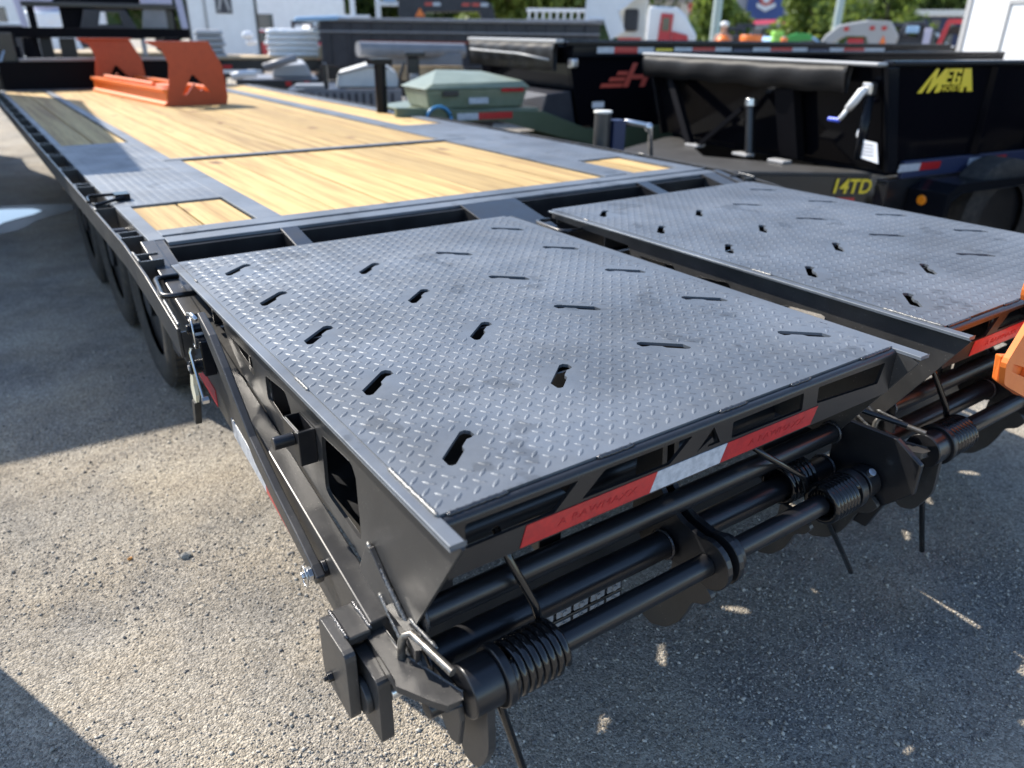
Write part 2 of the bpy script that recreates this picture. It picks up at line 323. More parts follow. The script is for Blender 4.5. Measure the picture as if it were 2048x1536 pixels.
def rnd(poly, r, n=3):     # round the corners of a polygon
    out = []; k = len(poly)
    for i in range(k):
        p = Vector(poly[i]); a = Vector(poly[i-1]); b = Vector(poly[(i+1) % k])
        da = (a-p); db = (b-p); rr = min(r, da.length*.45, db.length*.45); A = p+da.normalized()*rr; B = p+db.normalized()*rr
        for j in range(n+1):
            t = j/n; q = A*(1-t)**2+p*2*t*(1-t)+B*t*t; out.append((q.x, q.y))
    return out
# ------------------------------------------------------------------ ground
g = MB()
xs = np.concatenate([[-400, -120, -40], np.linspace(-12, 40, 27), [80, 200, 500]]); ys = np.concatenate([[-60, -20], np.linspace(-6, 46, 27), [90, 200, 700]])
g.add([(x, y, 0) for y in ys for x in xs], [(j*len(xs)+i, j*len(xs)+i+1, (j+1)*len(xs)+i+1, (j+1)*len(xs)+i) for j in range(len(ys)-1) for i in range(len(xs)-1)])
tag(g.build('ground', 'ground'), kind='structure')

def pebbles():
    """loose angular stones lying on the packed surface, denser and finer close by"""
    N = 150000
    u = rs.rand(N); yy = .35+3.6*u**1.35; hw = .25+yy*.9
    xx = (rs.rand(N)*(hw+3.2*np.clip(yy/3, .6, 1.2))-.35*np.ones(N))
    k = (xx < 3.4); xx, yy = xx[k], yy[k]
    nz = np.sin(xx*5.1+np.sin(yy*3.3)*2)+np.sin(yy*6.7+xx*2.2); k = rs.rand(len(xx)) < .55+.22*nz; xx, yy = xx[k], yy[k]; n = len(xx)
    r = .0012+.0017*rs.rand(n)+.004*rs.rand(n)**14+.0012*rs.rand(n)**3
    base = np.array([(1,0,0),(-1,0,0),(0,1,0),(0,-1,0),(0,0,1),(0,0,-1)], float)
    V = base[None]*(0.65+.7*rs.rand(n, 6, 1))*r[:, None, None]
    V += (rs.rand(n, 6, 3)-.5)*r[:, None, None]*.7; V[:, :, 2] *= .75
    a = rs.rand(n)*6.283; c, s = np.cos(a)[:, None], np.sin(a)[:, None]
    X = V[..., 0]*c-V[..., 1]*s; Y = V[..., 0]*s+V[..., 1]*c
    V[..., 0] = X+xx[:, None]; V[..., 1] = Y+yy[:, None]; V[..., 2] += (r*.35)[:, None]
    F = np.array([(0,2,4),(2,1,4),(1,3,4),(3,0,4),(2,0,5),(1,2,5),(3,1,5),(0,3,5)])
    F = (F[None]+np.arange(n)[:, None, None]*6).reshape(-1, 3)
    me = bpy.data.meshes.new('pebbles'); me.vertices.add(n*6); me.vertices.foreach_set('co', V.reshape(-1))
    me.loops.add(len(F)*3); me.loops.foreach_set('vertex_index', F.reshape(-1).astype(np.int32))
    me.polygons.add(len(F)); me.polygons.foreach_set('loop_start', np.arange(0, len(F)*3, 3, dtype=np.int32))
    me.update(); me.validate()
    at = me.attributes.new('tone', 'FLOAT', 'POINT'); at.data.foreach_set('value', np.repeat(rs.rand(n), 6).astype(np.float32))
    m = bpy.data.materials.new('stone_chips'); m.use_nodes = True; t = m.node_tree; b = t.nodes['Principled BSDF']
    an = t.nodes.new('ShaderNodeAttribute'); an.attribute_name = 'tone'; cr = t.nodes.new('ShaderNodeValToRGB'); e = cr.color_ramp.elements
    e[0].color = (.10, .10, .105, 1); e[1].color = (.55, .51, .45, 1); x = e.new(.3); x.color = (.28, .26, .235, 1); x = e.new(.75); x.color = (.44, .40, .34, 1)
    t.links.new(an.outputs['Fac'], cr.inputs[0]); t.links.new(cr.outputs[0], b.inputs['Base Color']); b.inputs['Roughness'].default_value = .9
    me.materials.append(m)
    o = bpy.data.objects.new('loose_gravel', me); COL.objects.link(o); tag(o, kind='stuff', label='loose grey and tan gravel chips scattered on the packed ground', cat='gravel')
pebbles()
def one_stone(c, r, m, label):
    s = MB(); s.ball(c, r, 1.3, .9, .7, 5, 7); o = s.build('stone', m); me = o.data
    for v in me.vertices: v.co += Vector((random.uniform(-1, 1), random.uniform(-1, 1), random.uniform(-1, 1)))*r*.2
    tag(o, label, 'stone')
M['chip'] = mat('grey_stone', (.24, .235, .22), .9, bump=(200, .6, .003)); M['ochre'] = mat('ochre_stone', (.50, .22, .05), .8, bump=(200, .6, .003))
one_stone((.245, 2.03, .007), .013, 'chip', 'grey stone lying alone on the sunlit gravel left of the trailer beam')
one_stone((.105, 2.11, .004), .006, 'ochre', 'small ochre stone on the sunlit gravel left of the grey stone')

pd = MB(); N = 40; pts = []
for i in range(N):
    a = 2*math.pi*i/N; rr = 1+.13*math.sin(3*a+1)+.08*math.sin(7*a); pts.append((-.86+1.05*math.cos(a)*rr, 7.45+.72*math.sin(a)*rr))
pd.prism(pts, 'z', .002, .006)
wet = MB(); wet.prism([((x_+.86)*1.22-.86, (y_-7.45)*1.3+7.45) for x_, y_ in pts], 'z', .0002, .0016); tag(wet.build('wet_ground', mat('wet_gravel', (.045, .042, .04), .45, 0, .6, bump=(60, .6, .004))), kind='structure')
pm = mat('still_water', (.05, .055, .06), .03, 0, .9); tag(pd.build('puddle', pm), kind='structure')

# ------------------------------------------------------------------ the deck trailer in the foreground
T = thing('deck_trailer', 'long black gooseneck deck trailer with pine boards and two tread-plate ramps', 'trailer', (1.6, 5.0, 0), world=True)
DX0, DX1, DZ = .372, 2.828, .86

def slot(cx, cy, flip, x_mid=0):
    P = [(.0259,.0399),(.0346,.0409),(.0417,.0332),(.0407,.0186),(.0316,.0143),(.0231,.0135),(.0055,-.0021),(.0032,-.013),(-.0285,-.0412),(-.0353,-.0416),(-.0397,-.0378),(-.0383,-.0163)]
    if flip: P = [(-a, b) for a, b in P][::-1]
    return [(cx+a, cy+b) for a, b in P]
def slots_ramp():
    H = []
    for k in range(5): H.append((.503, .854+.2793*k, 0)); H.append((1.357, .857+.277*k, 1))
    for k in range(4): H.append((.797, .974+.2745*k, 0)); H.append((1.061, .976+.2755*k, 1))
    return H
def lugs(m, x0, x1, y0, y1, z, avoid=(), h=.0012, px=.0307, py=.0345, ox=.4945, oy=.9452):
    """raised tread bars, alternately turned +45 / -45 degrees"""
    i0 = int((x0-ox)/px)-1; i1 = int((x1-ox)/px)+2; j0 = int((y0-oy)/py)-1; j1 = int((y1-oy)/py)+2
    for i in range(i0, i1):
        for j in range(j0, j1):
            for q in (0, 1):
                cx = ox+px*i+q*px/2; cy = oy+py*j+q*py/2
                if not (x0+.012 < cx < x1-.012 and y0+.012 < cy < y1-.012): continue
                if any(abs(cx-a) < .052 and abs(cy-b) < .052 and -0.036 < ((cx-a)*(-.72 if f else .72)-(cy-b)*.69) < .036 for a, b, f in avoid): continue
                a = math.radians(38 if q == 0 else -52); c, s = math.cos(a), math.sin(a); L, B = .0125, .0041
                ring = [(-L, 0), (-L*.6, -B*.8), (0, -B), (L*.6, -B*.8), (L, 0), (L*.6, B*.8), (0, B), (-L*.6, B*.8)]
                top = [(-L*.55, 0), (0, -B*.42), (L*.55, 0), (0, B*.42)]
                vs = [(cx+u*c-v*s, cy+u*s+v*c, z) for u, v in ring]+[(cx+u*c-v*s, cy+u*s+v*c, z+h) for u, v in top]
                m.add(vs, [(8, 9, 10, 11), (0, 1, 8), (1, 2, 9, 8), (2, 3, 10, 9), (3, 4, 10), (4, 5, 10), (5, 6, 11, 10), (6, 7, 8, 11), (7, 0, 8)])
def bead(m, a, b, r=.004, n=None):
    a = Vector(a); b = Vector(b); L = (b-a).length; n = n or max(4, int(L/.006)); pts = []; rr = []
    for i in range(n+1):
        pts.append(a.lerp(b, i/n)+Vector((random.uniform(-1, 1), random.uniform(-1, 1), random.uniform(-1, 1)))*r*.12); rr.append(r*(1.05 if i % 2 else .82)*(.6 if i in (0, n) else 1))
    m.tube(pts, rr, 7)
def coil(m, x0, x1, y, z, R, r, turns, seg=8, ph=0.):
    n = int(turns*22); m.tube([(x0+(x1-x0)*i/n, y+R*math.cos(ph+2*math.pi*turns*i/n), z+R*math.sin(ph+2*math.pi*turns*i/n)) for i in range(n+1)], r, seg)

SLOTS = slots_ramp()
def zt(y): return .86-.18*(2.38-y)/1.0 if y > 1.41 else .686-.205*(1.41-y)
def build_ramp():
    b = MB(); out = [(.389, .716), (1.453, .716), (1.453, 2.125), (.389, 2.125)]
    b.prism(out, 'z', .8535, .860, [slot(*s) for s in SLOTS])
    r = b.build('ramp', 'plate', T)
    l = MB(); lugs(l, .389, 1.453, .716, 2.125, .860, SLOTS); tag(l.build('tread_bars', 'plate', r), kind='stuff')
    # side plates with cut-outs and a flange turned outwards along the top
    prof = [(2.12, .851), (.672, .851), (.655, .843), (.80, .607), (.98, .607), (1.30, .665), (1.60, .722), (1.705, .79), (1.72, .818), (2.12, .83)]
    h = [rnd([(1.127, .791), (1.0, .799), (.981, .77), (.985, .65), (1.116, .667), (1.134, .676)], .012),
         rnd([(1.428, .791), (1.308, .803), (1.283, .769), (1.288, .735), (1.351, .721), (1.43, .737)], .012),
         rnd([(1.67, .797), (1.515, .800), (1.508, .757), (1.62, .775)], .010)]
    for s in (0, 1):
        xa = .387 if s == 0 else 1.449; m = MB(); m.prism(prof, 'x', xa, xa+.006, h)
        sp = m.build('side_plate', 'dusty', r, .0012)
        f = MB(); xo, xi = (.369, .3915) if s == 0 else (1.4795, 1.4495); a, c = min(xo, xi), max(xo, xi)
        n = 6; pr = [(c, .8515), (a, .8515), (a, .8575), (c, .8575)]
        f.prism(pr, 'y', .652, 2.12); f.build('flange', 'plate', r, .0025, seg=3)
    # rear plate: windows, rolled top edge
    wn = [rnd([(.42, .802), (.572, .802), (.614, .842), (.42, .842)], .004), rnd([(.622, .806), (.806, .804), (.853, .842), (.665, .843)], .004),
          rnd([(.954, .806), (1.150, .804), (1.146, .841), (.952, .838)], .004), rnd([(1.194, .806), (1.400, .794), (1.412, .838), (1.190, .841)], .004),
          [(.904, .843), (.925, .808), (.893, .808), (.896, .8125), (.909, .8128), (.9035, .824), (.868, .806)]]
    m = MB(); m.prism([(.393, .762), (1.449, .762), (1.449, .847), (.393, .847)], 'y', .7005, .7065, wn); m.build('rear_plate', 'black', r, .0010)
    m = MB(); n = 8
    m.prism([(.7005, .846)]+[(.7105-.010*math.cos(a), .846+.010*math.sin(a)) for a in [i*math.pi/2/n for i in range(n+1)]]+[(.713, .856), (.713, .851), (.707, .848), (.707, .846)], 'x', .393, 1.449)
    m.build('rolled_edge', 'black', r, smooth=30)
    m = MB()
    for a, c in ((.40, .50), (.66, .735), (.93, 1.0), (1.12, 1.18), (1.34, 1.445)): bead(m, (a, .7145, .857), (c, .7145, .857), .0042)
    for a, c in ((.9, .86), (1.22, 1.28), (1.75, 1.8), (2.05, 2.0)): bead(m, (1.451, a, .8575), (1.451, c, .8575), .003)
    tag(m.build('weld', 'weld', r, smooth=True), kind='stuff')
    m = MB(); bead(m, (.3885, .715, .858), (.3885, .86, .858), .0042); bead(m, (.3885, 1.17, .858), (.3885, 1.24, .858), .0036); bead(m, (.3885, 1.92, .858), (.3885, 1.95, .858), .0036)
    bead(m, (1.4565, .70, .84), (1.4565, .79, .66), .0035); tag(m.build('bright_weld_run', 'bright_weld', r, smooth=True), kind='stuff')
    # conspicuity tape on the rear plate
    for col, q in (('red', [(.510, .7655), (.764, .7655), (.778, .8005), (.521, .8005)]), ('white_tape', [(.7645, .7655), (.930, .7655), (.944, .8005), (.7785, .8005)]),
                   ('red', [(.9305, .7655), (1.184, .7655), (1.199, .8005), (.9445, .8005)])):
        m = MB(); m.prism(q, 'y', .6992, .7003); o = m.build('reflective_tape', col, r)
    for x in (.655, 1.08): text('A RAWMAXX', .0165, 'tape_print', 'red_print', r, frame((x, .6990, .782), (1, 0, 0), (0, 0, 1)), .0003, .2, 0, 1.05, 1.5)
    # under-structure: cross tubes, brackets, hinge shaft
    m = MB(); m.cyl((.395, .80, .532), (.93, .80, .532), .027); m.cyl((1.0, .80, .532), (1.447, .80, .532), .027); m.build('torsion_tube', 'black', r, smooth=30)
    m = MB(); m.cyl((.395, .80, .622), (1.447, .80, .622), .022); m.build('cross_tube', 'black', r, smooth=30)
    m = MB(); m.cyl((.395, .98, .60), (1.447, .98, .60), .03); m.cyl((.395, .93, .735), (1.447, .93, .735), .022); m.build('cross_tube', 'black', r, smooth=30)
    for y in (1.0, 1.28, 1.42, 1.56, 1.84, 2.10):  # ribs added and deepened to block sun coming through the slots
        m = MB(); zl = max(.70, zt(y)+.01) if y > 1.4 else .70; m.box(.394, 1.448, y-.003, y+.003, zl, .852); m.box(.394, 1.448, y-.016, y+.003, zl-.003, zl); m.build('sunblock_cross_rib', 'black', r)
    m = MB(); m.box(.45, .53, .93, 1.5, .50, .56); m.build('window_shade_block', 'black', r)  # black block added so the side-plate windows look dark inside
    for x in (.62, .93, 1.22):
        m = MB(); m.box(x-.003, x+.003, .72, 2.1, .803, .8525); m.build('long_rib', 'black', r)
    m = MB(); m.cyl((.575, .70, .545), (.935, .70, .545), .0215); m.build('hinge_shaft', 'black', r, smooth=30)
    m = MB(); m.cyl((1.0, .70, .545), (1.285, .70, .545), .0215); m.build('hinge_shaft', 'black', r, smooth=30)
    m = MB(); m.cyl((.41, .70, .545), (.463, .70, .545), .042, 32); m.cyl((.463, .70, .545), (.478, .70, .545), .050, 32); m.build('collar', 'black', r, .0025, smooth=30)
    m = MB(); coil(m, .481, .578, .70, .545, .040, .0072, 7.2, ph=2.0)
    m.tube([(.578, .735, .570), (.572, .742, .60), (.545, .775, .68), (.535, .80, .73)], .0072, 10); m.build('spring', 'springs', r, smooth=True)
    m = MB(); m.tube([(.484, .735, .53), (.487, .722, .47), (.530, .700, .28), (.548, .69, .20)], .0068, 10); m.build('spring_leg', 'springs', r, smooth=True)
    m = MB(); coil(m, 1.285, 1.368, .70, .545, .038, .0068, 7.2, ph=1.2)
    m.tube([(1.285, .737, .56), (1.265, .74, .60), (1.17, .77, .665), (1.13, .80, .70)], .0068, 10); m.build('spring', 'springs', r, smooth=True)
    m = MB(); m.tube([(1.352, .735, .53), (1.367, .738, .48), (1.50, .742, .31), (1.585, .746, .20)], .0065, 10); m.build('spring_leg', 'springs', r, smooth=True)
    m = MB(); coil(m, 1.27, 1.36, .80, .545, .042, .0065, 6.2); m.build('inner_spring', 'springs', r, smooth=True)
    m = MB(); m.cyl((1.37, .70, .548), (1.392, .70, .548), .044, 28); m.cyl((1.392, .70, .548), (1.41, .70, .548), .030, 28); m.cyl((1.41, .70, .548), (1.447, .70, .548), .037, 28)
    m.build('collar', 'black', r, .002, smooth=30)
    m = MB(); m.cyl((1.425, .682, .581), (1.423, .677, .589), .0085, 16); m.build('bolt', 'steel', r, .001)
    # middle bracket: two round-nosed cheeks round the shaft, hook below
    def cheek(x, t=.013):
        P = [(.90, .76), (.838, .76), (.828, .64), (.80, .612), (.765, .598)]+[(.70+.052*math.cos(a), .545+.052*math.sin(a)) for a in np.linspace(1.15, 4.6, 14)]+[(.74, .50), (.80, .50), (.87, .50), (.90, .56)]
        m = MB(); m.prism(P, 'x', x, x+t); return m.build('hinge_cheek', 'black', r, .002)
    cheek(.937); cheek(.968)
    m = MB(); m.cyl((.985, .70, .545), (1.002, .70, .545), .040, 28); m.build('collar', 'black', r, .002, smooth=30)
    def hook(x, s=1., dy=0., dz=0., t=.012):
        P = [(.765, .50), (.70, .492), (.672, .47), (.690, .44), (.722, .425), (.735, .385), (.752, .345), (.785, .305), (.83, .283), (.862, .292), (.866, .308), (.845, .318), (.852, .335), (.822, .352), (.80, .39), (.792, .44), (.79, .50)]
        m = MB(); m.prism(rnd([(.76+(a-.76)*s+dy, .50+(c-.50)*s+dz) for a, c in P], .008, 2), 'x', x, x+t); return m.build('claw', 'dusty', r, .0018)
    hook(.945, .9); hook(.972, .74); hook(1.268, .70, .0, .01); hook(1.44, .85, -.03, .03)
    m = MB(); m.prism(rnd([(.765, .53), (.665, .55), (.66, .44), (.69, .375), (.73, .362), (.755, .40), (.765, .46)], .02, 3), 'x', .43, .444); m.build('claw', 'dusty', r, .002)
    # socket with a stub pin on the outer left face, grab handle, lower doubler
    m = MB(); m.prism([(.354, 1.155), (.3865, 1.155), (.3865, 1.235), (.354, 1.235)], 'z', .722, .790, [[(.359, 1.161), (.384, 1.161), (.384, 1.229), (.359, 1.229)]]); m.build('latch_socket', 'black', r, .0015)
    m = MB(); m.cyl((.316, 1.178, .770), (.3535, 1.178, .770), .0120, 20); m.build('stub_pin', 'black', r, .0015, smooth=30)
    m = MB(); m.tube([(.387, 2.135, .822), (.345, 2.137, .822), (.329, 2.13, .822), (.323, 2.115, .822), (.312, 1.99, .822), (.314, 1.972, .822), (.328, 1.96, .822), (.387, 1.953, .822)], .0072, 12)
    m.build('grab_handle', 'black', r, smooth=True)
    m = MB(); m.prism([(.98, .607), (.945, .672), (.93, .676), (.80, .585), (.76, .560), (.76, .54), (.86, .56), (.98, .59)], 'x', .377, .3865); m.build('doubler', 'dusty', r, .0015)
    m = MB(); bead(m, (.381, .945, .677), (.383, .815, .60), .0048); bead(m, (.376, .90, .607), (.372, .79, .556), .0046); bead(m, (.386, .815, .612), (.395, .745, .602), .004); tag(m.build('bright_weld_run', 'bright_weld', r, smooth=True), kind='stuff')
    m = MB(); m.prism([(.372, .865), (.388, .868), (.396, .80), (.372, .755), (.366, .758), (.373, .806)], 'z', .582, .606); m.build('guide_block', 'black', r, .002)
    m = MB()
    for x, z, rr in ((.396, .622, .024), (1.446, .622, .024), (.396, .532, .029), (1.446, .532, .029), (.929, .532, .029), (1.001, .532, .029)):
        m.tube([(x+(.002 if x in (.396, 1.001) else -.002), .80+rr*math.cos(a), z+rr*math.sin(a)) for a in np.linspace(0, 6.2, 26)], [.0035*(1.15 if k % 2 else .85) for k in range(26)], 6)
    bead(m, (.3925, .712, .76), (.3925, .712, .845), .003); bead(m, (.345, .905, .560), (.362, .905, .560), .003)
    tag(m.build('tube_weld', 'weld', r, smooth=True), kind='stuff')
    # hinge ear: heavy flat plate, cropped nose
    m = MB(); m.prism([(.340, .902), (.346, .910), (.366, .912), (.366, .825), (.368, .800), (.404, .690), (.396, .680), (.374, .683), (.361, .702), (.331, .755), (.330, .765)], 'z', .546, .560); m.build('hinge_ear', 'dusty', r, .003, seg=3)
    m = MB(); m.prism([(.70, .546), (.69, .50), (.70, .44), (.725, .43), (.765, .47), (.79, .52), (.80, .546)], 'x', .40, .409); m.build('hinge_web', 'dusty', r, .002)
    m = MB(); m.cyl((.37, .742, .497), (.405, .742, .497), .017, 18); m.build('hinge_stop', 'black', r, .002, smooth=30)
    m = MB(); m.prism([(.60, .56), (.60, .63), (.66, .665), (.80, .66), (.80, .50), (.74, .43), (.68, .43), (.655, .50)][::-1], 'x', 1.457, 1.471); m.build('hinge_ear', 'black', r, .003, seg=3)
    # bent locking pins
    m = MB(); m.tube([(.360, .799, .56), (.364, .800, .590), (.368, .798, .600), (.376, .790, .6055), (.392, .695, .600)], .0068, 14); m.build('locking_pin', 'handle', r, smooth=30)
    m = MB(); m.tube([(1.500, .79, .60), (1.512, .806, .645), (1.52, .80, .655), (1.535, .79, .657), (1.575, .70, .645)], .0065, 14); m.build('locking_pin', 'black', r, smooth=30)
    return r
ramp = build_ramp()
ramp2 = copy_tree(ramp, T); ramp2.location.x += 1.272
ramp['label'] = 'left tread-plate ramp folded flat, nearest the viewer'; ramp2['label'] = 'right tread-plate ramp folded flat'

# beavertail beams
def zt(y): return .86-.18*(2.38-y)/1.0 if y > 1.41 else .686-.205*(1.41-y)
def tail_beam(x0, x1, hgt, ys=(2.40, 2.1, 1.8, 1.41, 1.1, .875), m='dusty', name='tail_beam', dz=0):
    b = MB(); pr = [(y, zt(y)+dz) for y in ys]+[(y, zt(y)-hgt+dz) for y in ys[::-1]]
    b.prism(pr, 'x', x0, x1); return b.build(name, m, T, .003)
tail_beam(.346, .386, .138); tail_beam(2.814, 2.854, .138)
b = MB(); b.prism([(2.41, .858), (1.41, .674), (1.41, .62), (2.41, .74)], 'x', .3865, .412); b.build('tail_beam', 'dusty', T, .002)
for x0, x1 in ((.755, .812), (1.48, 1.64), (2.312, 2.375)):
    b = MB()
    if x0 == 1.48: b.prism([(2.375, .857), (2.1, .801), (2.1, .66), (2.375, .73)], 'x', 1.43, 1.675).prism([(2.0995, .80), (.97, .575), (.97, .47), (2.0995, .66)], 'x', 1.4556, 1.6584)  # centre beam run on and widened to stop sun streaking through the gap
    else: b.prism([(2.375, .857), (1.2, .62), (.97, .575), (.97, .47), (2.375, .73)], 'x', x0, x1)
    b.build('tail_beam', 'black', T, .003)
b = MB(); b.prism([(2.375, .857), (1.2, .62), (1.2, .50), (2.375, .73)], 'x', 2.715, 2.8); b.build('tail_beam', 'dusty', T, .003)
b = MB(); b.box(.386, 2.8, .93, .96, .43, .50); b.box(.386, 2.8, 1.6, 1.66, .52, .64); b.box(.386, 2.8, 2.0, 2.06, .55, .70); b.build('rear_crossmember', 'black', T, .003)
b = MB(); b.prism([(.395, 2.11), (2.80, 2.11), (2.80, 2.36), (.395, 2.36)], 'z', .50, .51); b.build('belly_plate', 'black', T)
b = MB(); bead(b, (.3445, .945, .573), (.3445, .868, .573), .004); bead(b, (.304, .868, .574), (.304, .945, .574), .0038); bead(b, (.306, .9465, .46), (.344, .9465, .55), .0035); tag(b.build('tail_weld', 'weld', T, smooth=True), kind='stuff')
# tail end clevis
b = MB(); b.prism(rnd([(.835, .435), (.945, .445), (.945, .572), (.835, .572)], .014, 3), 'x', .285, .303); b.build('clevis_cheek', 'dusty', T, .004, seg=3)
b = MB(); b.box(.3035, .345, .868, .945, .555, .571); b.box(.3035, .345, .90, .945, .45, .5545); b.build('clevis_bridge', 'dusty', T, .003)
b = MB(); b.prism(rnd([(.79, .408), (.885, .42), (.885, .542), (.79, .538)], .010, 3), 'x', .315, .337); b.build('clevis_cheek', 'dusty', T, .004, seg=3)
b = MB(); b.cyl((.304, .842, .475), (.3148, .842, .475), .031, 32); b.build('pin_head', 'dusty', T, .0015, smooth=30)
b = MB(); b.cyl((.276, .905, .475), (.2848, .905, .475), .009, 6); b.cyl((.270, .905, .475), (.276, .905, .475), .0045, 10); b.build('bolt', 'black', T, .0008)
b = MB(); b.cyl((.337, .80, .50), (.372, .80, .50), .013, 16); b.build('hinge_pin', 'steel', T, .001, smooth=30)
# light bar under the tail
for z, x0 in ((.340, .44), (.310, .44)):
    b = MB(); b.box(x0, .955, .925, .94, z-.0125, z+.0125); lb = b.build('light_bar', 'black', T, .003)
    for k in range(11):
        q = MB(); x = x0+.022+k*.0465; q.box(x-.019, x+.019, .921, .9248, z-.009, z+.009); q.cyl((x, .9215, z), (x, .917, z), .0065, 14); q.pipe((x, .921, z), (x, .919, z), .0085, .0072, 16)
        q.build('lens', 'lens', lb, .0008, smooth=30)
b = MB(); b.box(.60, .63, .941, .95, .29, .43); b.build('light_mount', 'black', T)

# swing arm bolted along the outside of the left beam
CLN = [(1.64, .862), (1.56, .815), (1.485, .755), (1.425, .702), (1.353, .645), (1.222, .595), (1.122, .576), (1.055, .562)]
b = MB(); top = []; bot = []
for i, (yy_, zz_) in enumerate(CLN):
    h_ = (.012, .026, .030, .028, .025, .022, .020, .017)[i]; zz_ += (0, .006, .014, .022, .028, .024, .010, 0)[i]; top.append((yy_+.006, zz_+h_)); bot.append((yy_-.006, zz_-h_))
top = top+[(1.038, .566)]+bot[::-1]
b.prism(top, 'x', .320, .337); b.build('swing_arm', 'dusty', T, .003, seg=3)
b = MB(); b.cyl((.311, 1.060, .565), (.3195, 1.060, .565), .013, 6); b.cyl((.300, 1.060, .565), (.311, 1.060, .565), .0075, 12); b.build('bolt', 'steel', T, .001)
b = MB(); b.tube([(.306, 1.060+.017*math.cos(a), .563+.02*math.sin(a)) for a in np.linspace(0, 6.0, 22)], .0014, 6); b.build('lynch_ring', 'steel', T, smooth=True)
b = MB(); b.cyl((.3375, 1.060, .565), (.3455, 1.060, .565), .016, 18); b.build('pivot_boss', 'black', T, .001, smooth=30)
# tape strips on the outer face of the beam
for c, y0, y1 in (('red', 1.99, 1.72), ('white_tape', 1.60, 1.385), ('red', 1.384, 1.235)):
    b = MB(); b.prism([(y0, zt(y0)-.135), (y1, zt(y1)-.135), (y1, zt(y1)-.090), (y0, zt(y0)-.090)], 'x', .3445, .3458); b.build('reflective_tape', c, T)
# latch, lynch ring, lever near the handle
b = MB(); b.tube([(.318+.004*math.cos(a), 1.715+.030*math.cos(a), .805+.036*math.sin(a)) for a in np.linspace(0, 6.1, 30)], .0022, 8); b.tube([(.318, 1.74, .843), (.322, 1.715, .848), (.325, 1.69, .843)], .0045, 8); b.build('lynch_ring', 'steel', T, smooth=True)
b = MB(); b.cyl((.305, 1.715, .815), (.35, 1.715, .815), .011, 14); b.box(.318, .345, 1.66, 1.745, .715, .80); b.build('latch_body', 'gloss', T, .003)
b = MB(); b.tube([(.306, 1.70, .775), (.302, 1.70, .765), (.302, 1.665, .70), (.302, 1.645, .672)], .0036, 8); b.cyl((.298, 1.642, .668), (.312, 1.642, .668), .009, 6); b.build('latch_link', 'steel', T, smooth=30)
b = MB(); b.cyl((.296, 1.71, .725), (.32, 1.71, .725), .017, 20); b.build('latch_boss', 'gloss', T, .002, smooth=30)
b = MB(); b.cyl((.2935, 1.71, .725), (.296, 1.71, .725), .0065, 12); b.build('bolt', 'lgrey', T)
b = MB(); b.prism([(1.722, .712), (1.70, .712), (1.71, .68), (1.705, .655), (1.72, .63), (1.748, .63), (1.752, .66), (1.738, .688)][::-1], 'x', .299, .305); lv = b.build('release_lever', 'cream', T, .001)
b = MB(); b.prism([(1.72, .6295), (1.748, .6295), (1.772, .565), (1.752, .558)][::-1], 'x', .2945, .3095); b.build('grip', 'rubber', lv, .003)

# deck rim and side rails -------------------------------------------------------------
def pl(name, x0, x1, y0, y1, z0=.850, z1=.860, m='plate', bev=.0015): 
    b = MB(); b.box(x0, x1, y0, y1, z0, z1); return b.build(name, m, T, bev)
YE, YF = 2.41, 9.35
pl('deck_plate', .372, .418, YE, 2.956); pl('deck_plate', .734, .818, YE+.125, 3.957)
pl('deck_plate', .418, 2.412, YE+.048, 2.5345); pl('deck_plate', 2.412, 2.828, YE+.048, 2.549)
pl('deck_edge_bar', .4185, 2.828, YE-.035, YE+.036, .846, .857)
for x0, x1 in ((.372, .734), (2.4605, 2.828)):
    pl('fender_plate', x0, x1, 2.9565, 4.76)
    l = MB(); lugs(l, x0+.03, x1, 2.96, 4.75, .860, h=.0007); tag(l.build('tread_bars', 'plate', T), kind='stuff')
pl('deck_plate', .734, .790, 3.9575, YF); pl('deck_plate', .372, .405, 4.7605, YF); pl('deck_plate', 2.7435, 2.828, 4.7605, YF)
pl('deck_plate', 2.288, 2.4605, 2.5495, 4.76); pl('deck_plate', 2.298, 2.425, 4.7605, YF); pl('deck_plate', 2.738, 2.828, 2.5495, 2.956)
pl('cross_bar', .745, 2.43, 3.962, 4.008, .856, .8625)
b = MB(); b.box(.7905, 2.2975, 4.0085, 4.0115, .80, .853); b.build('board_stop', 'black', T)
# pine boards, each its own plank
def planks(x0, x1, y0, y1, n, z=.8515):
    ws = [1+random.uniform(-.04, .04) for _ in range(n)]; s = sum(ws); x = x0; t = []
    for wv in ws:
        wd = (x1-x0)*wv/s; b = MB(); b.box(x+.0015, x+wd-.0015-.004, y0, y1, z-.038, z+random.uniform(-.0012, .0012)); o = b.build('plank', 'wood', T, .002); t.append(o); x += wd
planks(.8185, 2.2875, 2.5355, 3.957, 7); planks(.7905, 2.2975, 4.012, YF-.06, 7)
planks(.4185, .7335, 2.5355, 2.956, 2); planks(2.4655, 2.7375, 2.5495, 2.956, 2)
planks(.4055, .7335, 4.7605, YF-.06, 2); planks(2.4255, 2.7430, 4.7605, YF-.06, 2)
pl('front_edge', .372, 2.828, YF-.06, YF, .80, .862)
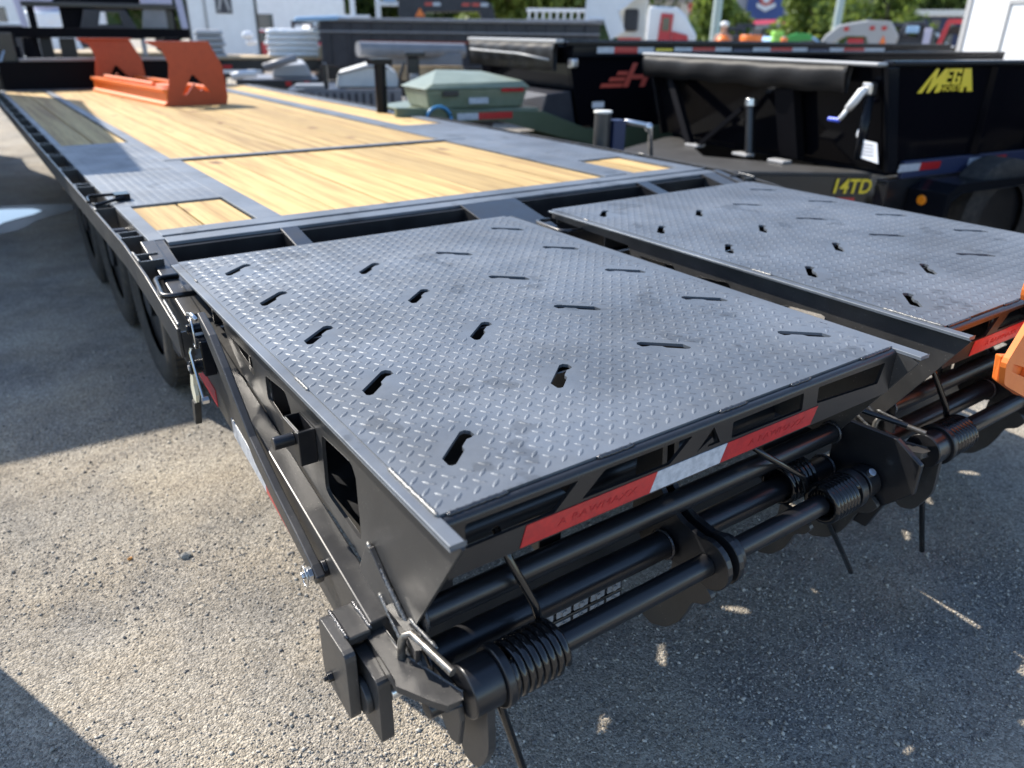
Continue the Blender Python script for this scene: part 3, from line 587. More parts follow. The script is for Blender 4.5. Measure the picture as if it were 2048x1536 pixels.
# frame under the deck
for x in (1.05, 2.05):
    b = MB(); b.box(x-.08, x+.08, 2.45, YF+.5, .48, .812); b.build('main_beam', 'black', T, .004)
for k in range(17):
    b = MB(); y = 2.5+k*.41; b.box(.38, 2.82, y-.025, y+.025, .735, .8125); b.build('crossmember', 'black', T)
b = MB(); b.box(.386, 2.82, YE-.06, YE+.03, .50, .8455); b.build('rear_crossmember', 'black', T)
for s, xo, xe in ((1, .300, .372), (-1, 2.900, 2.828)):
    a, c = min(xo, xo+s*.008), max(xo, xo+s*.008)
    b = MB(); b.prism([(YF, .86), (2.40, .86), (2.12, .838), (1.80, .79), (1.80, .715), (2.12, .76), (2.40, .785), (YF, .785)], 'x', a, c); b.build('side_rail', 'dusty', T, .002)
    e0, e1 = min(xe, xe+s*.012), max(xe, xe+s*.012)
    b = MB(); b.box(e0, e1, YE, YF, .72, .8495); b.build('edge_channel', 'dusty', T, .002)
    lo, hi = min(xo+s*.0085, xe-s*.0005), max(xo+s*.0085, xe-s*.0005)
    for k in range(15):                       # stake pockets (a pair of webs) and pipe spools between them
        y = 2.50+k*.48; b = MB(); b.prism([(lo, y), (hi, y), (hi, y+.082), (lo, y+.082)], 'z', .772, .856, [[(lo+.006, y+.007), (hi-.004, y+.007), (hi-.004, y+.075), (lo+.006, y+.075)]]); b.build('stake_pocket', 'dusty', T)
        if k < 13: b = MB(); b.cyl((lo, y+.30, .80), (hi, y+.30, .80), .022, 18); b.build('pipe_spool', 'black', T, smooth=30)
    for y in (2.30, 2.22, 1.80):
        b = MB(); h0 = .775 if y > 2 else .705; b.box(lo, hi-(.0 if y > 2 else .0), y, y+.007, h0, h0+.075); b.build('stake_pocket', 'dusty', T)
    b = MB(); bead(b, (xo+s*.008, 1.81, .795), (xo+s*.008, 1.95, .818), .0042); bead(b, (xo+s*.008, 2.215, .852), (xo+s*.008, 2.31, .857), .004); bead(b, (xo+s*.006, 2.93, .862), (xo+s*.006, 2.98, .862), .005)
    tag(b.build('bright_weld_run', 'bright_weld', T, smooth=True), kind='stuff')
# ratchet hook standing on the left rail
b = MB(); b.tube([(.302, 3.06, .868), (.306, 3.12, .872), (.318, 3.14, .875), (.40, 3.10, .880)], .006, 8); b.tube([(.31, 3.02, .868), (.315, 3.0, .866), (.42, 3.06, .875)], .006, 8)
b.box(.39, .44, 3.06, 3.12, .861, .885); b.build('strap_ratchet', 'gloss', T, .002)
# wheels
def wheel(x0, x1, y, R=.385):
    n = 48; t = MB(); prof = [(x0+.02, R*.62), (x0+.004, R*.72), (x0, R*.84), (x0+.012, R*.95), (x0+.03, R*.985), (x1-.03, R*.985), (x1-.012, R*.95), (x1, R*.84), (x1-.004, R*.72), (x1-.02, R*.62)]
    vs = [(px, y+pr*math.cos(2*math.pi*k/n), R+pr*math.sin(2*math.pi*k/n)) for px, pr in prof for k in range(n)]
    t.add(vs, [(i*n+k, i*n+(k+1) % n, (i+1)*n+(k+1) % n, (i+1)*n+k) for i in range(len(prof)-1) for k in range(n)])
    o = t.build('tyre', 'rubber', T, smooth=True); q = MB()
    for k in range(56):
        a = 2*math.pi*k/56
        for u0, u1, da in ((.022, .065, 0), (.072, .13, .05), (.137, .18, 0)):
            f = (x1-x0)/.2; A = a+da; c0, s0 = math.cos(A-.035), math.sin(A-.035); c1, s1 = math.cos(A+.035), math.sin(A+.035); ro, ri = R*1.0, R*.975
            q.add([(x0+uu*f, y+rr*cc, R+rr*ss) for rr in (ri, ro) for uu, cc, ss in ((u0, c0, s0), (u1, c0, s0), (u1, c1, s1), (u0, c1, s1))], [(4, 5, 6, 7), (0, 1, 5, 4), (1, 2, 6, 5), (2, 3, 7, 6), (3, 0, 4, 7)])
    tag(q.build('tread_blocks', 'rubber', o), kind='stuff')
    d = MB(); d.cyl((x0+.035, y, R), (x1-.035, y, R), R*.625, 36); d.cyl((x0+.01, y, R), (x0+.035, y, R), .07, 20); d.build('rim', 'black', o, smooth=30)
for y in (3.36, 4.26, 5.16):
    for x0, x1 in ((.455, .655), (.70, .90), (2.30, 2.50), (2.545, 2.745)): wheel(x0, x1, y)
    b = MB(); b.cyl((.6, y, .385), (2.6, y, .385), .055, 16); b.build('axle', 'black', T, smooth=30)
# gooseneck riser and frame at the front of the deck
b = MB(); b.box(.42, 2.55, YF+.02, YF+.10, .70, 1.12); b.build('riser_wall', 'matte', T, .004)
b = MB(); b.box(.60, 2.45, YF+.0, YF+.10, 1.1215, 1.15); b.build('riser_cap', 'grey', T, .003)
for x in (.62, 2.32):
    b = MB(); b.prism([(YF+.12, .50), (YF+.30, .50), (YF+.55, 1.25), (YF+1.9, 1.35), (YF+1.9, 1.18), (YF+.5, 1.08), (YF+.12, 1.05)][::-1], 'x', x-.05, x+.05); b.build('neck_beam', 'matte', T, .004)
b = MB(); b.box(.30, 2.45, YF+.85, YF+.93, 1.33, 1.43); b.build('upper_beam', 'matte', T, .003)
b = MB(); b.box(.40, .60, YF+.14, YF+.22, .86, 1.38); b.box(.42, .50, YF+.13, YF+.16, .90, 1.0); b.build('jack_leg', 'black', T, .004)
for x0, x1, z1 in ((.44, .66, 1.36), (.72, .80, 1.33), (2.12, 2.30, 1.34)):
    b = MB(); b.box(x0, x1, YF+.66, YF+.80, .60, z1); b.build('neck_post', 'matte', T, .004)
b = MB(); b.tube([(.50, YF+.62, 1.33), (.30, YF+.1, .90)], .03, 6); b.build('neck_strut', 'grey', T)
b = MB(); b.tube([(.50, YF+.12, 1.22), (.35, YF+.10, .93), (.31, YF+.0, .80)], .012, 8); b.build('jack_crank', 'steel', T, smooth=True)
b = MB(); b.box(.555, .615, YF+.105, YF+.13, .97, 1.03); b.build('light_box', 'lgrey', T, .004)
# ------------------------------------------------------------------ orange cradle standing on the deck
OC = thing('orange_cradle', 'orange steel cradle with two upright cut-out end plates, standing on the deck boards', 'cradle', (1.60, 7.53, .852), rz=math.radians(6.5))
def end_plate(y, name='end_plate'):
    out = [(-.255, 0), (.245, 0), (.262, .06), (.250, .30), (.165, .475), (-.20, .485), (-.33, .475), (-.225, .43), (-.185, .32), (-.215, .16)]
    tri = [(-.115, .085), (-.02, .235), (.0, .235), (.115, .10), (.07, .115), (.055, .13), (.035, .11), (.01, .14), (-.01, .17), (-.085, .085)]
    m = MB(); m.prism(out, 'y', y, y+.012, [tri]); return m.build(name, 'orange', OC, .002)
e0 = end_plate(-.55); m = MB(); m.box(-.32, .165, -.55, -.47, .4755, .489); m.build('top_lip', 'orange', OC, .003)
end_plate(1.55); m = MB(); m.box(-.32, .165, 1.47, 1.55, .4755, .489); m.build('top_lip', 'orange', OC, .003)
for x in (-.235, .17):
    m = MB(); m.prism([(x-.035, .0), (x+.035, .0), (x+.035, .02), (x+.01, .035), (x+.01, .10), (x+.035, .115), (x+.035, .135), (x-.035, .135), (x-.035, .115), (x-.01, .10), (x-.01, .035), (x-.035, .02)], 'y', -.537, 1.5495)
    m.build('base_rail', 'orange2', OC, .003)
m = MB(); m.box(-.13, .12, -.1, .3, .05, .13); m.build('cross_piece', 'orange2', OC, .003)
m = MB(); m.cyl((-.22, -.2, .155), (-.22, 1.2, .155), .016, 12); m.build('tie_bar', 'orange2', OC, smooth=30)

# orange fork guard at the right edge of the picture, bolted to the trailer tail beside the right ramp
OG = thing('orange_guard', 'bright orange slotted steel guard behind the right ramp, cut by the picture edge', 'guard', (1.828, .6, 0))
G_ = [(-.19, 1.018), (-.198, .985), (-.190, .962), (-.12, .95), (-.12, .92), (-.165, .860), (-.190, .828), (-.168, .775), (.28, .56), (.34, .62), (.34, 1.05), (-.165, 1.05)]
m = MB(); m.prism(rnd(G_, .012, 2), 'y', -.030, -.018, [[(-.150, .818), (-.06, .785), (-.065, .765), (-.148, .800)]]); m.build('guard_plate', 'orange2', OG, .003)
m = MB(); m.hull8([(-.168, -.0175, .775), (-.02, -.0175, .703), (-.02, .0, .703), (-.16, .0, .778)], [(-.185, -.0175, .84), (-.02, -.0175, .80), (-.02, .0, .80), (-.18, .0, .84)]); m.build('lower_jaw', 'orange2', OG, .004)
m = MB(); m.box(.28, 1.3, -.0175, .05, .74, .86); m.build('support_arm', 'black', OG, .004)
m = MB(); m.box(1.2, 1.3, .0505, .13, 0, .9); m.build('support_leg', 'black', OG, .004)

M['asphalt_grey'] = mat('worn_grey_paint', (.07, .069, .068), .45, 0, .3, noise=(7, (.05, .049, .048), .4, .7))
# ------------------------------------------------------------------ dump trailers on the right
def tape_run(parent, x0, x1, yf, z0, z1, n, first=0, axis='x', gap=0.):
    w = (x1-x0)/n
    for k in range(n):
        m = MB(); a, c = x0+w*k+.001, x0+w*(k+1)-.001-gap
        if axis == 'x': m.box(a, c, yf-.002, yf, z0, z1)
        else: m.box(yf-.002, yf, a, c, z0, z1)
        m.build('reflective_tape', ('white_tape', 'red')[(k+first) % 2], parent)
ANG = math.atan2(-.12, .993)
D1 = thing('dump_trailer', 'glossy black dump trailer with yellow MEGA lettering and a white crank handle on its front', 'trailer', (4.47, 2.48, 0), ANG)
m = MB(); m.prism([(.0, .71), (4.3, .71), (4.3, 1.28), (-.18, 1.28)], 'y', 0, .04); m.build('side_wall', 'gloss2', D1, .004)
m = MB(); m.prism([(.0, .71), (4.3, .71), (4.3, 1.28), (-.18, 1.28)], 'y', 2.06, 2.1); m.build('side_wall', 'gloss2', D1, .004)
m = MB(); m.prism([(-.002, .71), (.03, .71), (-.15, 1.28), (-.182, 1.28)], 'y', .041, 2.059); m.build('front_wall', 'gloss2', D1, .003)
m = MB(); m.box(.04, 4.3, .041, 2.059, .67, .709); m.build('dump_floor', 'gloss', D1)
m = MB(); m.box(-.18, 4.3, -.03, .05, 1.281, 1.315); m.build('top_rail', 'gloss', D1, .012, seg=3)
m = MB(); m.box(-.18, 4.3, 2.05, 2.13, 1.281, 1.315); m.build('top_rail', 'gloss', D1, .012, seg=3)
m = MB(); m.prism([(-.03, .70), (.05, .70), (-.13, 1.281), (-.215, 1.281)], 'y', -.03, -.001); m.build('corner_post', 'gloss', D1, .004)
m = MB(); m.prism([(-.03, .70), (.05, .70), (-.13, 1.281), (-.215, 1.281)], 'y', 2.101, 2.13); m.build('corner_post', 'gloss', D1, .004)
for k in range(7):
    m = MB(); x = .80+k*.6; m.prism([(x-.04, -.001), (x+.04, -.001), (x+.025, -.035), (x-.025, -.035)], 'z', .765, 1.28); m.build('stake', 'gloss2', D1, .003)
m = MB(); m.prism([(.10, -.0005), (4.3, -.0005), (4.3, -.03), (.10, -.03)][::-1], 'z', .66, .76); m.build('lower_rail', 'navy', D1, .004)
for x in (.06, .73, 1.5, 2.3):
    for q, c in ((0, 'white_tape'), (1, 'red')):
        m = MB(); a = x+q*.195; m.prism([(a-.01, .70), (a+.184, .70), (a+.194, .745), (a+.0, .745)], 'y', -.0335, -.0315); m.build('reflective_tape', c, D1)
# tarp housing on the front wall
m = MB(); m.box(-.27, -.185, -.0, 2.14, 1.286, 1.305); m.build('tarp_housing', 'lgrey', D1, .008, seg=3)
m = MB(); n = 60; vs = []; fs = []
for i in range(n+1):
    y = .20+1.92*i/n; q = .008*math.sin(i*.55)+.006*math.sin(i*.23+1)
    for z, x in ((1.2855, -.265), (1.245, -.283+q*.4), (1.19, -.280+q), (1.135+.006*math.sin(i*.5), -.262+q), (1.135+.006*math.sin(i*.5), -.24+q), (1.2, -.235+q), (1.2855, -.22)): vs.append((x, y, z))
fs = [(i*7+k, (i+1)*7+k, (i+1)*7+(k+1) % 7, i*7+(k+1) % 7) for i in range(n) for k in range(7)]+[tuple(range(7))[::-1], tuple(n*7+k for k in range(7))]
m.add(vs, fs); m.build('rolled_tarp', 'vinyl', D1, smooth=True)
m = MB(); m.box(-.225, -.165, .05, .12, 1.13, 1.20); m.build('crank_gear', 'steel', D1, .012, seg=3)
m = MB(); m.tube([(-.23, .085, 1.165), (-.25, .09, 1.15), (-.255, .12, 1.10), (-.255, .155, 1.055)], [.018, .024, .024, .022], 12); m.tube([(-.255, .155, 1.055), (-.258, .185, 1.01), (-.26, .20, .992)], [.013, .012, .012], 10); m.build('crank_handle', 'white', D1, smooth=True)
m = MB(); m.cyl((-.26, .195, .988), (-.26, .275, .988), .014, 14); m.build('crank_grip', 'blue_grip', D1, .004, smooth=30)
# hoist, braces and tongue
m = MB(); m.cyl((-.22, .91, .68), (-.20, .98, 1.0), .030, 20); m.build('hoist_cylinder', 'black', D1, smooth=30)
m = MB(); m.cyl((-.20, .98, 1.001), (-.198, .985, 1.05), .04, 20); m.build('hoist_cap', 'steel', D1, .004, smooth=30)
m = MB(); m.tube([(-.19, 1.85, 1.13), (-.24, 1.50, .69)], .035, 4); m.build('brace', 'matte', D1)
m = MB(); m.tube([(-.24, 1.42, .69), (-.20, 1.06, .98)], .022, 4); m.build('brace', 'matte', D1)
m = MB(); m.prism([(-.10, .70), (-.03, .70), (-.17, 1.13), (-.24, 1.13)], 'y', .60, .76); m.build('brace', 'matte', D1, .004)
m = MB(); m.prism([(-1.60, .93), (-.012, .089), (-.012, .22), (-.16, .50), (-.50, 1.05), (-.16, 1.60), (-.012, 1.88), (-.012, 2.03), (-1.60, 1.10)], 'z', .665, .685); m.build('tongue_deck', 'asphalt_grey', D1, .006)
for a0, b0, a1, b1 in ((-.012, .095, -1.60, .94), (-.012, 2.02, -1.60, 1.09)):
    m = MB(); e = .07 if b0 < 1 else -.07; q = [(a1, b1), (a0, b0), (a0, b0+e), (a1, b1+e)]; q = q if e > 0 else q[::-1]
    m.hull8([(x, y, .46) for x, y in q], [(x, y, .664) for x, y in q]); m.build('tongue_rail', 'black', D1, .004)
m = MB(); m.box(0, 4.3, -.02, .06, .46, .655); m.build('frame_rail', 'black', D1, .004)
m = MB(); m.box(0, 4.3, 2.04, 2.12, .46, .655); m.build('frame_rail', 'black', D1, .004)
for a in (.62, .95, 1.45):
    m = MB(); m.box(-.28, -.20, a-.07, a+.07, .686, .705); m.build('hinge_lug', 'lgrey', D1, .006)
text('14TD', .120, 'frame_lettering', 'yellow', D1, frame((-.115, .138, .600), (.889, -.457, 0), (0, 0, 1)), .001, .12, .003, 1.02, .86)
m = MB(); q = Vector((-.34, .145, 0)); u = Vector((.889, -.457, 0)); nn = Vector((-.457, -.889, 0))
def strip(parent, o, u, L, z0, z1, c, nn, t=.003, name='reflective_tape'):
    o = Vector(o); b0 = o+nn*.012; m = MB(); p = [b0, b0+u*L, b0+u*L-nn*t, b0-nn*t]
    m.add([(a.x, a.y, z0) for a in p]+[(a.x, a.y, z1) for a in p], [(0, 3, 2, 1), (4, 5, 6, 7), (0, 1, 5, 4), (1, 2, 6, 5), (2, 3, 7, 6), (3, 0, 4, 7)]); return m.build(name, c, parent)
strip(D1, (-.23, .210, 0), u, .17, .485, .535, 'red', nn, t=.010, name='tongue_tape')
f2 = MB(); f2.prism([(.20, .40), (.20, .60), (.30, .65), (1.95, .65), (2.1, .52), (2.1, .40), (2.05, .40), (2.03, .50), (1.92, .60), (.33, .60), (.25, .56), (.25, .40)], 'y', -.28, -.0305); fe = f2.build('fender', 'gloss', D1, .004)
fl = MB()
for i in range(9):
    for j in range(5):
        x, y = .385+.0, 0
for i in range(10):
    for j in range(6):
        fl.box(.195, .1995, -.265+i*.024, -.253+i*.024, .45+j*.024+(.012 if i % 2 else 0), .458+j*.024+(.012 if i % 2 else 0))
tag(fl.build('tread_bars', 'gloss', fe), kind='stuff')
fl = MB(); fl.cyl((.1945, -.134, .545), (.183, -.134, .545), .030, 20); fl.build('marker_light', 'amber', fe, .004, smooth=30)
def small_wheel(par, x, y, R=.38, w=.2):
    m = MB(); n = 36; prof = [(0, R*.6), (-.004, R*.85), (.02, R), (w-.02, R), (w, R*.85), (w, R*.6)]
    vs = [(x+pr*math.cos(2*math.pi*k/n), y+px, R+pr*math.sin(2*math.pi*k/n)) for px, pr in prof for k in range(n)]
    m.add(vs, [(i*n+k, i*n+(k+1) % n, (i+1)*n+(k+1) % n, (i+1)*n+k) for i in range(len(prof)-1) for k in range(n)]); o = m.build('tyre', 'rubber', par, smooth=30)
    m = MB(); m.cyl((x, y+.03, R), (x, y+w-.03, R), R*.6, 28); m.build('rim', 'black', o, smooth=30)
for x in (.86, 1.72): small_wheel(D1, x, -.25); small_wheel(D1, x, 2.16)
# papers taped to the front
m = MB(); m.prism([(-.085, .775), (.055, .795), (.075, .895), (-.05, .885)], 'x', -.213, -.210); pp = m.build('paper_sheet', 'paper', D1)
for k in range(4):
    m = MB(); m.box(-.2145, -.2135, -.045+.004*k, .045, .812+k*.018, .816+k*.018); m.build('printed_line', 'ink', pp)
m = MB(); m.ball((-.212, .075, .925), .028, .4, .8, 1.2, 8, 12); m.build('paper_tag', 'paper', D1, smooth=True)
m = MB(); m.tube([(-.20, .06, .78), (-.20, .065, .93), (-.20, .07, 1.13)], .028, 10); m.build('document_tube', 'gloss', D1, smooth=True)
lg = frame((.95, -.048, 1.13), (1, 0, 0), (0, 0, 1))
def decal(parent, polys, name, m, mtx, t=.002):
    b = MB()
    for p in polys: b.prism(p, 'z', 0, t)
    o = b.build(name, m, parent); o.data.transform(mtx); return o
X0 = .62
mg = frame((.0, -.003, .0), (1, 0, 0), (0, 0, 1))
decal(D1, [[(0.1070, 1.1400), (0.1503, 1.1400), (0.2173, 1.2283), (0.2212, 1.2283), (0.1897, 1.1400), (0.2134, 1.1400), (0.2803, 1.1964), (0.2606, 1.1400), (0.3000, 1.1400), (0.3512, 1.2700), (0.3158, 1.2700), (0.2488, 1.2111), (0.2606, 1.2700), (0.2330, 1.2700)]], 'letter', 'yellow', mg)
decal(D1, [[(0.3158, 1.1817), (0.3906, 1.1817), (0.3945, 1.1964), (0.3512, 1.1964), (0.3552, 1.2185), (0.3906, 1.2185), (0.3930, 1.2332), (0.3591, 1.2332), (0.3630, 1.2528), (0.4024, 1.2528), (0.4064, 1.2700), (0.3591, 1.2700)]], 'letter', 'yellow', mg)
decal(D1, [[(0.4024, 1.1817), (0.4812, 1.1817), (0.4812, 1.2283), (0.4418, 1.2283), (0.4418, 1.2160), (0.4536, 1.2160), (0.4536, 1.1964), (0.4316, 1.1964), (0.4339, 1.2528), (0.4536, 1.2528), (0.4536, 1.2430), (0.4796, 1.2430), (0.4773, 1.2700), (0.4142, 1.2700), (0.4064, 1.2651)]], 'letter', 'yellow', mg)
decal(D1, [[(0.4970, 1.1400), (0.5324, 1.1400), (0.5308, 1.1670), (0.5560, 1.1670), (0.5679, 1.1400), (0.6230, 1.1400), (0.5600, 1.2700), (0.4930, 1.2700)]], 'letter', 'yellow', mg)
text('HOIST', .045, 'small_lettering', 'yellow', D1, frame((.402, -.004, 1.160), (1, 0, 0), (0, 0, 1)), .001, 0, .001, 1.05, 1.45)
# tongue jack of this trailer
m = MB(); m.cyl((-1.42, .95, .42), (-1.42, .95, 1.0), .050, 24); jk = m.build('jack_tube', 'dusty', D1, smooth=30)
m = MB(); m.cyl((-1.42, .95, 1.0005), (-1.42, .95, 1.015), .056, 24); m.build('jack_cap', 'offwhite', jk, .004, smooth=30)
m = MB(); m.box(-1.368, -1.28, .90, .99, .60, .96); m.build('jack_bracket', 'navy', jk, .004)
m = MB(); m.tube([(-1.27, .93, .95), (-1.16, .88, .93), (-1.12, .86, .92), (-1.12, .86, .84)], .015, 8); m.ball((-1.13, .87, .915), .028); m.build('jack_crank', 'steel', jk, smooth=True)
m = MB(); m.tube([(-1.12, .86, .84), (-1.11, .85, .74), (-1.14, .87, .69), (-1.27, .93, .72)], .015, 8); m.build('jack_hose', 'rubber', jk, smooth=True)

D0 = copy_tree(D1); D0.location = (5.75, -.75, 0); D0['label'] = 'unseen black dump trailer added right of the view to reflect in the MEGA one'  # unseen copy, added so the MEGA wall reflects something dark
D2 = thing('dump_trailer', 'black dump trailer with a red stair-step H emblem and olive green tongue frame', 'trailer', (4.40, 5.15, 0), ANG)
m = MB(); m.prism([(-.10, .72), (4.6, .72), (4.6, 1.34), (-.25, 1.34)], 'y', 0, .04); m.build('side_wall', 'gloss2', D2, .004)
m = MB(); m.prism([(-.10, .72), (4.6, .72), (4.6, 1.34), (-.25, 1.34)], 'y', 1.66, 1.70); m.build('side_wall', 'gloss2', D2, .004)
m = MB(); m.prism([(-.102, .72), (-.06, .72), (-.21, 1.34), (-.252, 1.34)], 'y', .041, 1.659); m.build('front_wall', 'gloss2', D2, .003)
m = MB(); m.box(-.26, 4.6, -.04, .06, 1.341, 1.375); m.build('top_rail', 'gloss', D2, .006)
m = MB(); m.box(-.26, 4.6, 1.64, 1.74, 1.341, 1.375); m.build('top_rail', 'gloss', D2, .006)
m = MB(); m.box(.04, 4.6, .041, 1.659, .68, .719); m.build('dump_floor', 'gloss', D2)
m = MB(); m.box(-.22, 4.6, -.045, -.001, 1.26, 1.340); m.build('board_rail', 'gloss', D2, .003)
xx = .01
for k, (L, c) in enumerate([(.17, 'white_tape'), (.24, 'red'), (.17, 'white_tape'), (.22, 'gap'), (.20, 'white_tape'), (.26, 'red'), (.19, 'white_tape'), (.26, 'gap'), (.22, 'white_tape'), (.28, 'red'), (.2, 'white_tape'), (.3, 'gap'), (.2, 'white_tape'), (.3, 'red'), (.3, 'white_tape')]):
    if c == 'gap':
        m = MB(); m.box(xx+.02, xx+L-.02, -.0475, -.0455, 1.298, 1.325); m.build('small_decal', 'yellow' if k == 3 else 'navy', D2)
    else: m = MB(); m.box(xx, xx+L-.003, -.0475, -.0455, 1.288, 1.335); m.build('reflective_tape', c, D2)
    xx += L
for k in range(7):
    m = MB(); x = 1.05+k*.6; m.prism([(x-.04, -.001), (x+.04, -.001), (x+.025, -.035), (x-.025, -.035)], 'z', .725, 1.259); m.build('stake', 'gloss2', D2, .003)
hm = frame((.085, -.0015, 1.02), (.98, 0, 0), (0, 0, 1)) @ Matrix.Diagonal((.98, .64, 1, 1))
for q in ([(0, 0), (.225, 0), (.245, .05), (.02, .05)], [(.085, .075), (.250, .075), (.268, .125), (.105, .125)], [(.165, .15), (.275, .15), (.292, .20), (.185, .20)]): decal(D2, [q], 'emblem_step', 'logo_red', hm)
decal(D2, [[(.237, 0), (.297, 0), (.3265, .10), (.4495, .10), (.42, 0), (.475, 0), (.545, .24), (.49, .24), (.4655, .155), (.343, .155), (.385, .30), (.335, .30)]], 'emblem_letter', 'logo_red', hm)
m = MB(); m.box(-.34, -.262, .03, 1.72, 1.36, 1.39); m.build('tarp_housing', 'lgrey', D2, .008)
m = MB(); n = 50; vs = []
for i in range(n+1):
    y = .06+1.62*i/n; q = .006*math.sin(i*.8)+.005*math.sin(i*.33)
    for z, x in ((1.359, -.335), (1.31, -.352+q), (1.24, -.348+q), (1.15, -.335+q), (1.15, -.31+q), (1.25, -.31+q), (1.359, -.30)): vs.append((x, y, z))
m.add(vs, [(i*7+k, (i+1)*7+k, (i+1)*7+(k+1) % 7, i*7+(k+1) % 7) for i in range(n) for k in range(7)]+[tuple(range(7))[::-1], tuple(n*7+k for k in range(7))]); m.build('rolled_tarp', 'vinyl', D2, smooth=True)
m = MB(); m.tube([(-.362, .10, 1.235), (-.372, .6, 1.27), (-.366, 1.6, 1.285)], .010, 6); m.build('tarp_rope', 'lgrey', D2, smooth=True)
m = MB(); m.box(-.26, -.20, -.10, -.02, 1.18, 1.25); m.build('crank_gear', 'steel', D2, .015)
m = MB(); m.hull8([(-.50, .02, .72), (-.125, .02, .72), (-.125, 1.5, .72), (-.60, 1.5, .72)], [(-.42, .02, .98), (-.19, .02, 1.0), (-.19, 1.5, 1.0), (-.42, 1.5, 1.0)]); m.build('front_shield', 'dgrey', D2, .01)
fp = [(-1.75, .85), (-1.6, .80), (-.9, .80), (-.3, .64), (.3, .50), (4.6, .50), (4.6, .70), (-.05, .70), (-.5, .86), (-1.0, .88), (-1.75, .92)]
for y0 in (-.06,):
    m = MB(); m.prism(fp, 'y', y0, y0+.055); m.build('frame_rail', 'olive', D2, .006)
m = MB(); m.prism([(-1.60, -.004), (-.5, -.004), (-.5, 1.679), (-1.0, 1.2), (-1.60, .75)], 'z', .86, .88); m.build('tongue_deck', 'olive_light', D2, .006)
for y0 in (.0, .9): pass
m = MB(); m.box(-.5, 4.5, .3, .34, .30, .66); m.build('skirt_plate', 'olive', D2, .004)
m = MB(); m.hull8([(-1.42, .10, .881), (-.60, .10, .881), (-.60, .55, .881), (-1.42, .55, .881)], [(-1.46, .06, 1.03), (-.57, .06, 1.03), (-.57, .58, 1.03), (-1.46, .58, 1.03)]); tb = m.build('toolbox', 'olive_light', D2, .02, seg=3)
m = MB(); m.hull8([(-1.48, .045, 1.031), (-.55, .045, 1.031), (-.55, .60, 1.031), (-1.48, .60, 1.031)], [(-1.40, .09, 1.07), (-.60, .09, 1.08), (-.78, .52, 1.14), (-1.18, .52, 1.155)]); m.build('toolbox_lid', 'olive_light', tb, .012, seg=3)
m = MB(); m.box(-1.33, -1.20, .035, .055, .98, 1.02); m.build('toolbox_latch', 'black', tb, .004)
m = MB(); m.box(-1.10, -.93, .062, .072, .92, .965); m.build('label_plate', 'white_tape', tb)
m = MB(); m.box(-.82, -.62, .044, .052, 1.005, 1.03); m.build('red_label', 'red', tb)
m = MB(); m.box(-1.26, -1.08, -.0635, -.0605, .815, .865); m.build('reflective_tape', 'white_tape', D2)
m = MB(); m.box(-1.078, -.78, -.0635, -.0605, .815, .865); m.build('reflective_tape', 'red', D2)
text('OUTLAW', .07, 'frame_lettering', 'lgrey', D2, frame((-1.0, -.022, .735), (1, 0, 0), (0, 0, 1))) if 0 else None
m = MB(); m.cyl((-1.72, .35, .65), (-1.72, .35, 1.20), .045, 16); m.box(-1.80, -1.64, .28, .42, 1.2005, 1.24); m.build('tongue_jack', 'gloss', D2, smooth=30)
m = MB(); m.tube([(-1.42+.10*math.cos(a), -.08, .83+.09*math.sin(a)) for a in np.linspace(.3, 6.5, 26)], .013, 8); m.build('coiled_air_hose', 'hose', D2, smooth=True)
decal(D2, [[(0, 0), (.22, 0), (.17, .10), (.13, .10), (.12, .06), (.10, .06), (.09, .03), (.02, .03)]], 'small_emblem', 'logo_red', frame((.05, -.0615, .60), (1, 0, 0), (0, 0, 1)))
m = MB(); m.box(.02, .14, -.0025, -.0005, .86, .91); m.build('label_plate', 'paper', D2)
for x in (1.9, 2.8): small_wheel(D2, x, -.25); small_wheel(D2, x, 1.76)
# ------------------------------------------------------------------ the lot behind
def at(px, py, d): return W(px, py, d)
def face_root(name, label, cat, px, d, group=None, turn=0.):
    """thing standing on the ground d metres off, local x to the right of the view, local y away from it"""
    p = W(px, 80, d); az = math.atan2(p.y, p.x)-math.pi/2+turn
    return thing(name, label, cat, (p.x, p.y, 0), az, group)
def zr(px, py, d): return W(px, py, d).z
def span(px0, px1, d): return (W(px0, 80, d)-W(px1, 80, d)).length

def part(par, name, m, x0, x1, y0, y1, z0, z1, bev=.01):
    b = MB(); b.box(x0, x1, y0, y1, z0, z1); return b.build(name, m, par, bev)
def wheelset(par, xs, R=.4, y=0., w=.25):
    for x in xs: small_wheel(par, x, y, R, w)

# grey dump trailer with pale toolbox and rolled grey tarp, right behind the deck
A = face_root('dump_trailer', 'grey dump trailer with a pale wedge-lidded toolbox and rolled grey tarp', 'trailer', 740, 9.6)
s = span(600, 790, 9.6)/190   # metres per pixel here
def X(px): return (px-740)*s
def Z(py, px=740, d=9.6): return zr(px, py, d)
part(A, 'front_panel', 'grey', X(598), X(800), 0, .05, Z(222), Z(178))
for k in range(12): part(A, 'panel_rib', 'dgrey', X(612+k*15), X(617+k*15), -.012, -.001, Z(214), Z(186), 0)
part(A, 'side_rail', 'black', X(598), X(990), .06, .14, .45, .62)
part(A, 'tongue_floor', 'dgrey', X(560), X(800), .06, 1.6, Z(180)-.06, Z(180)-.01)
b = MB(); b.prism([(X(662), Z(177)), (X(800), Z(177)), (X(792), Z(148)), (X(768), Z(131)), (X(735), Z(128)), (X(668), Z(148))], 'y', .2, 1.0); tbx = b.build('toolbox', 'offwhite', A, .02)
b = MB(); b.tube([(X(668), .19, Z(150)), (X(735), .19, Z(134)), (X(775), .19, Z(138))], .012, 6); b.build('lid_seam', 'grey', tbx)
part(A, 'tongue_jack', 'black', X(638), X(648), .1, .2, Z(180), Z(128))
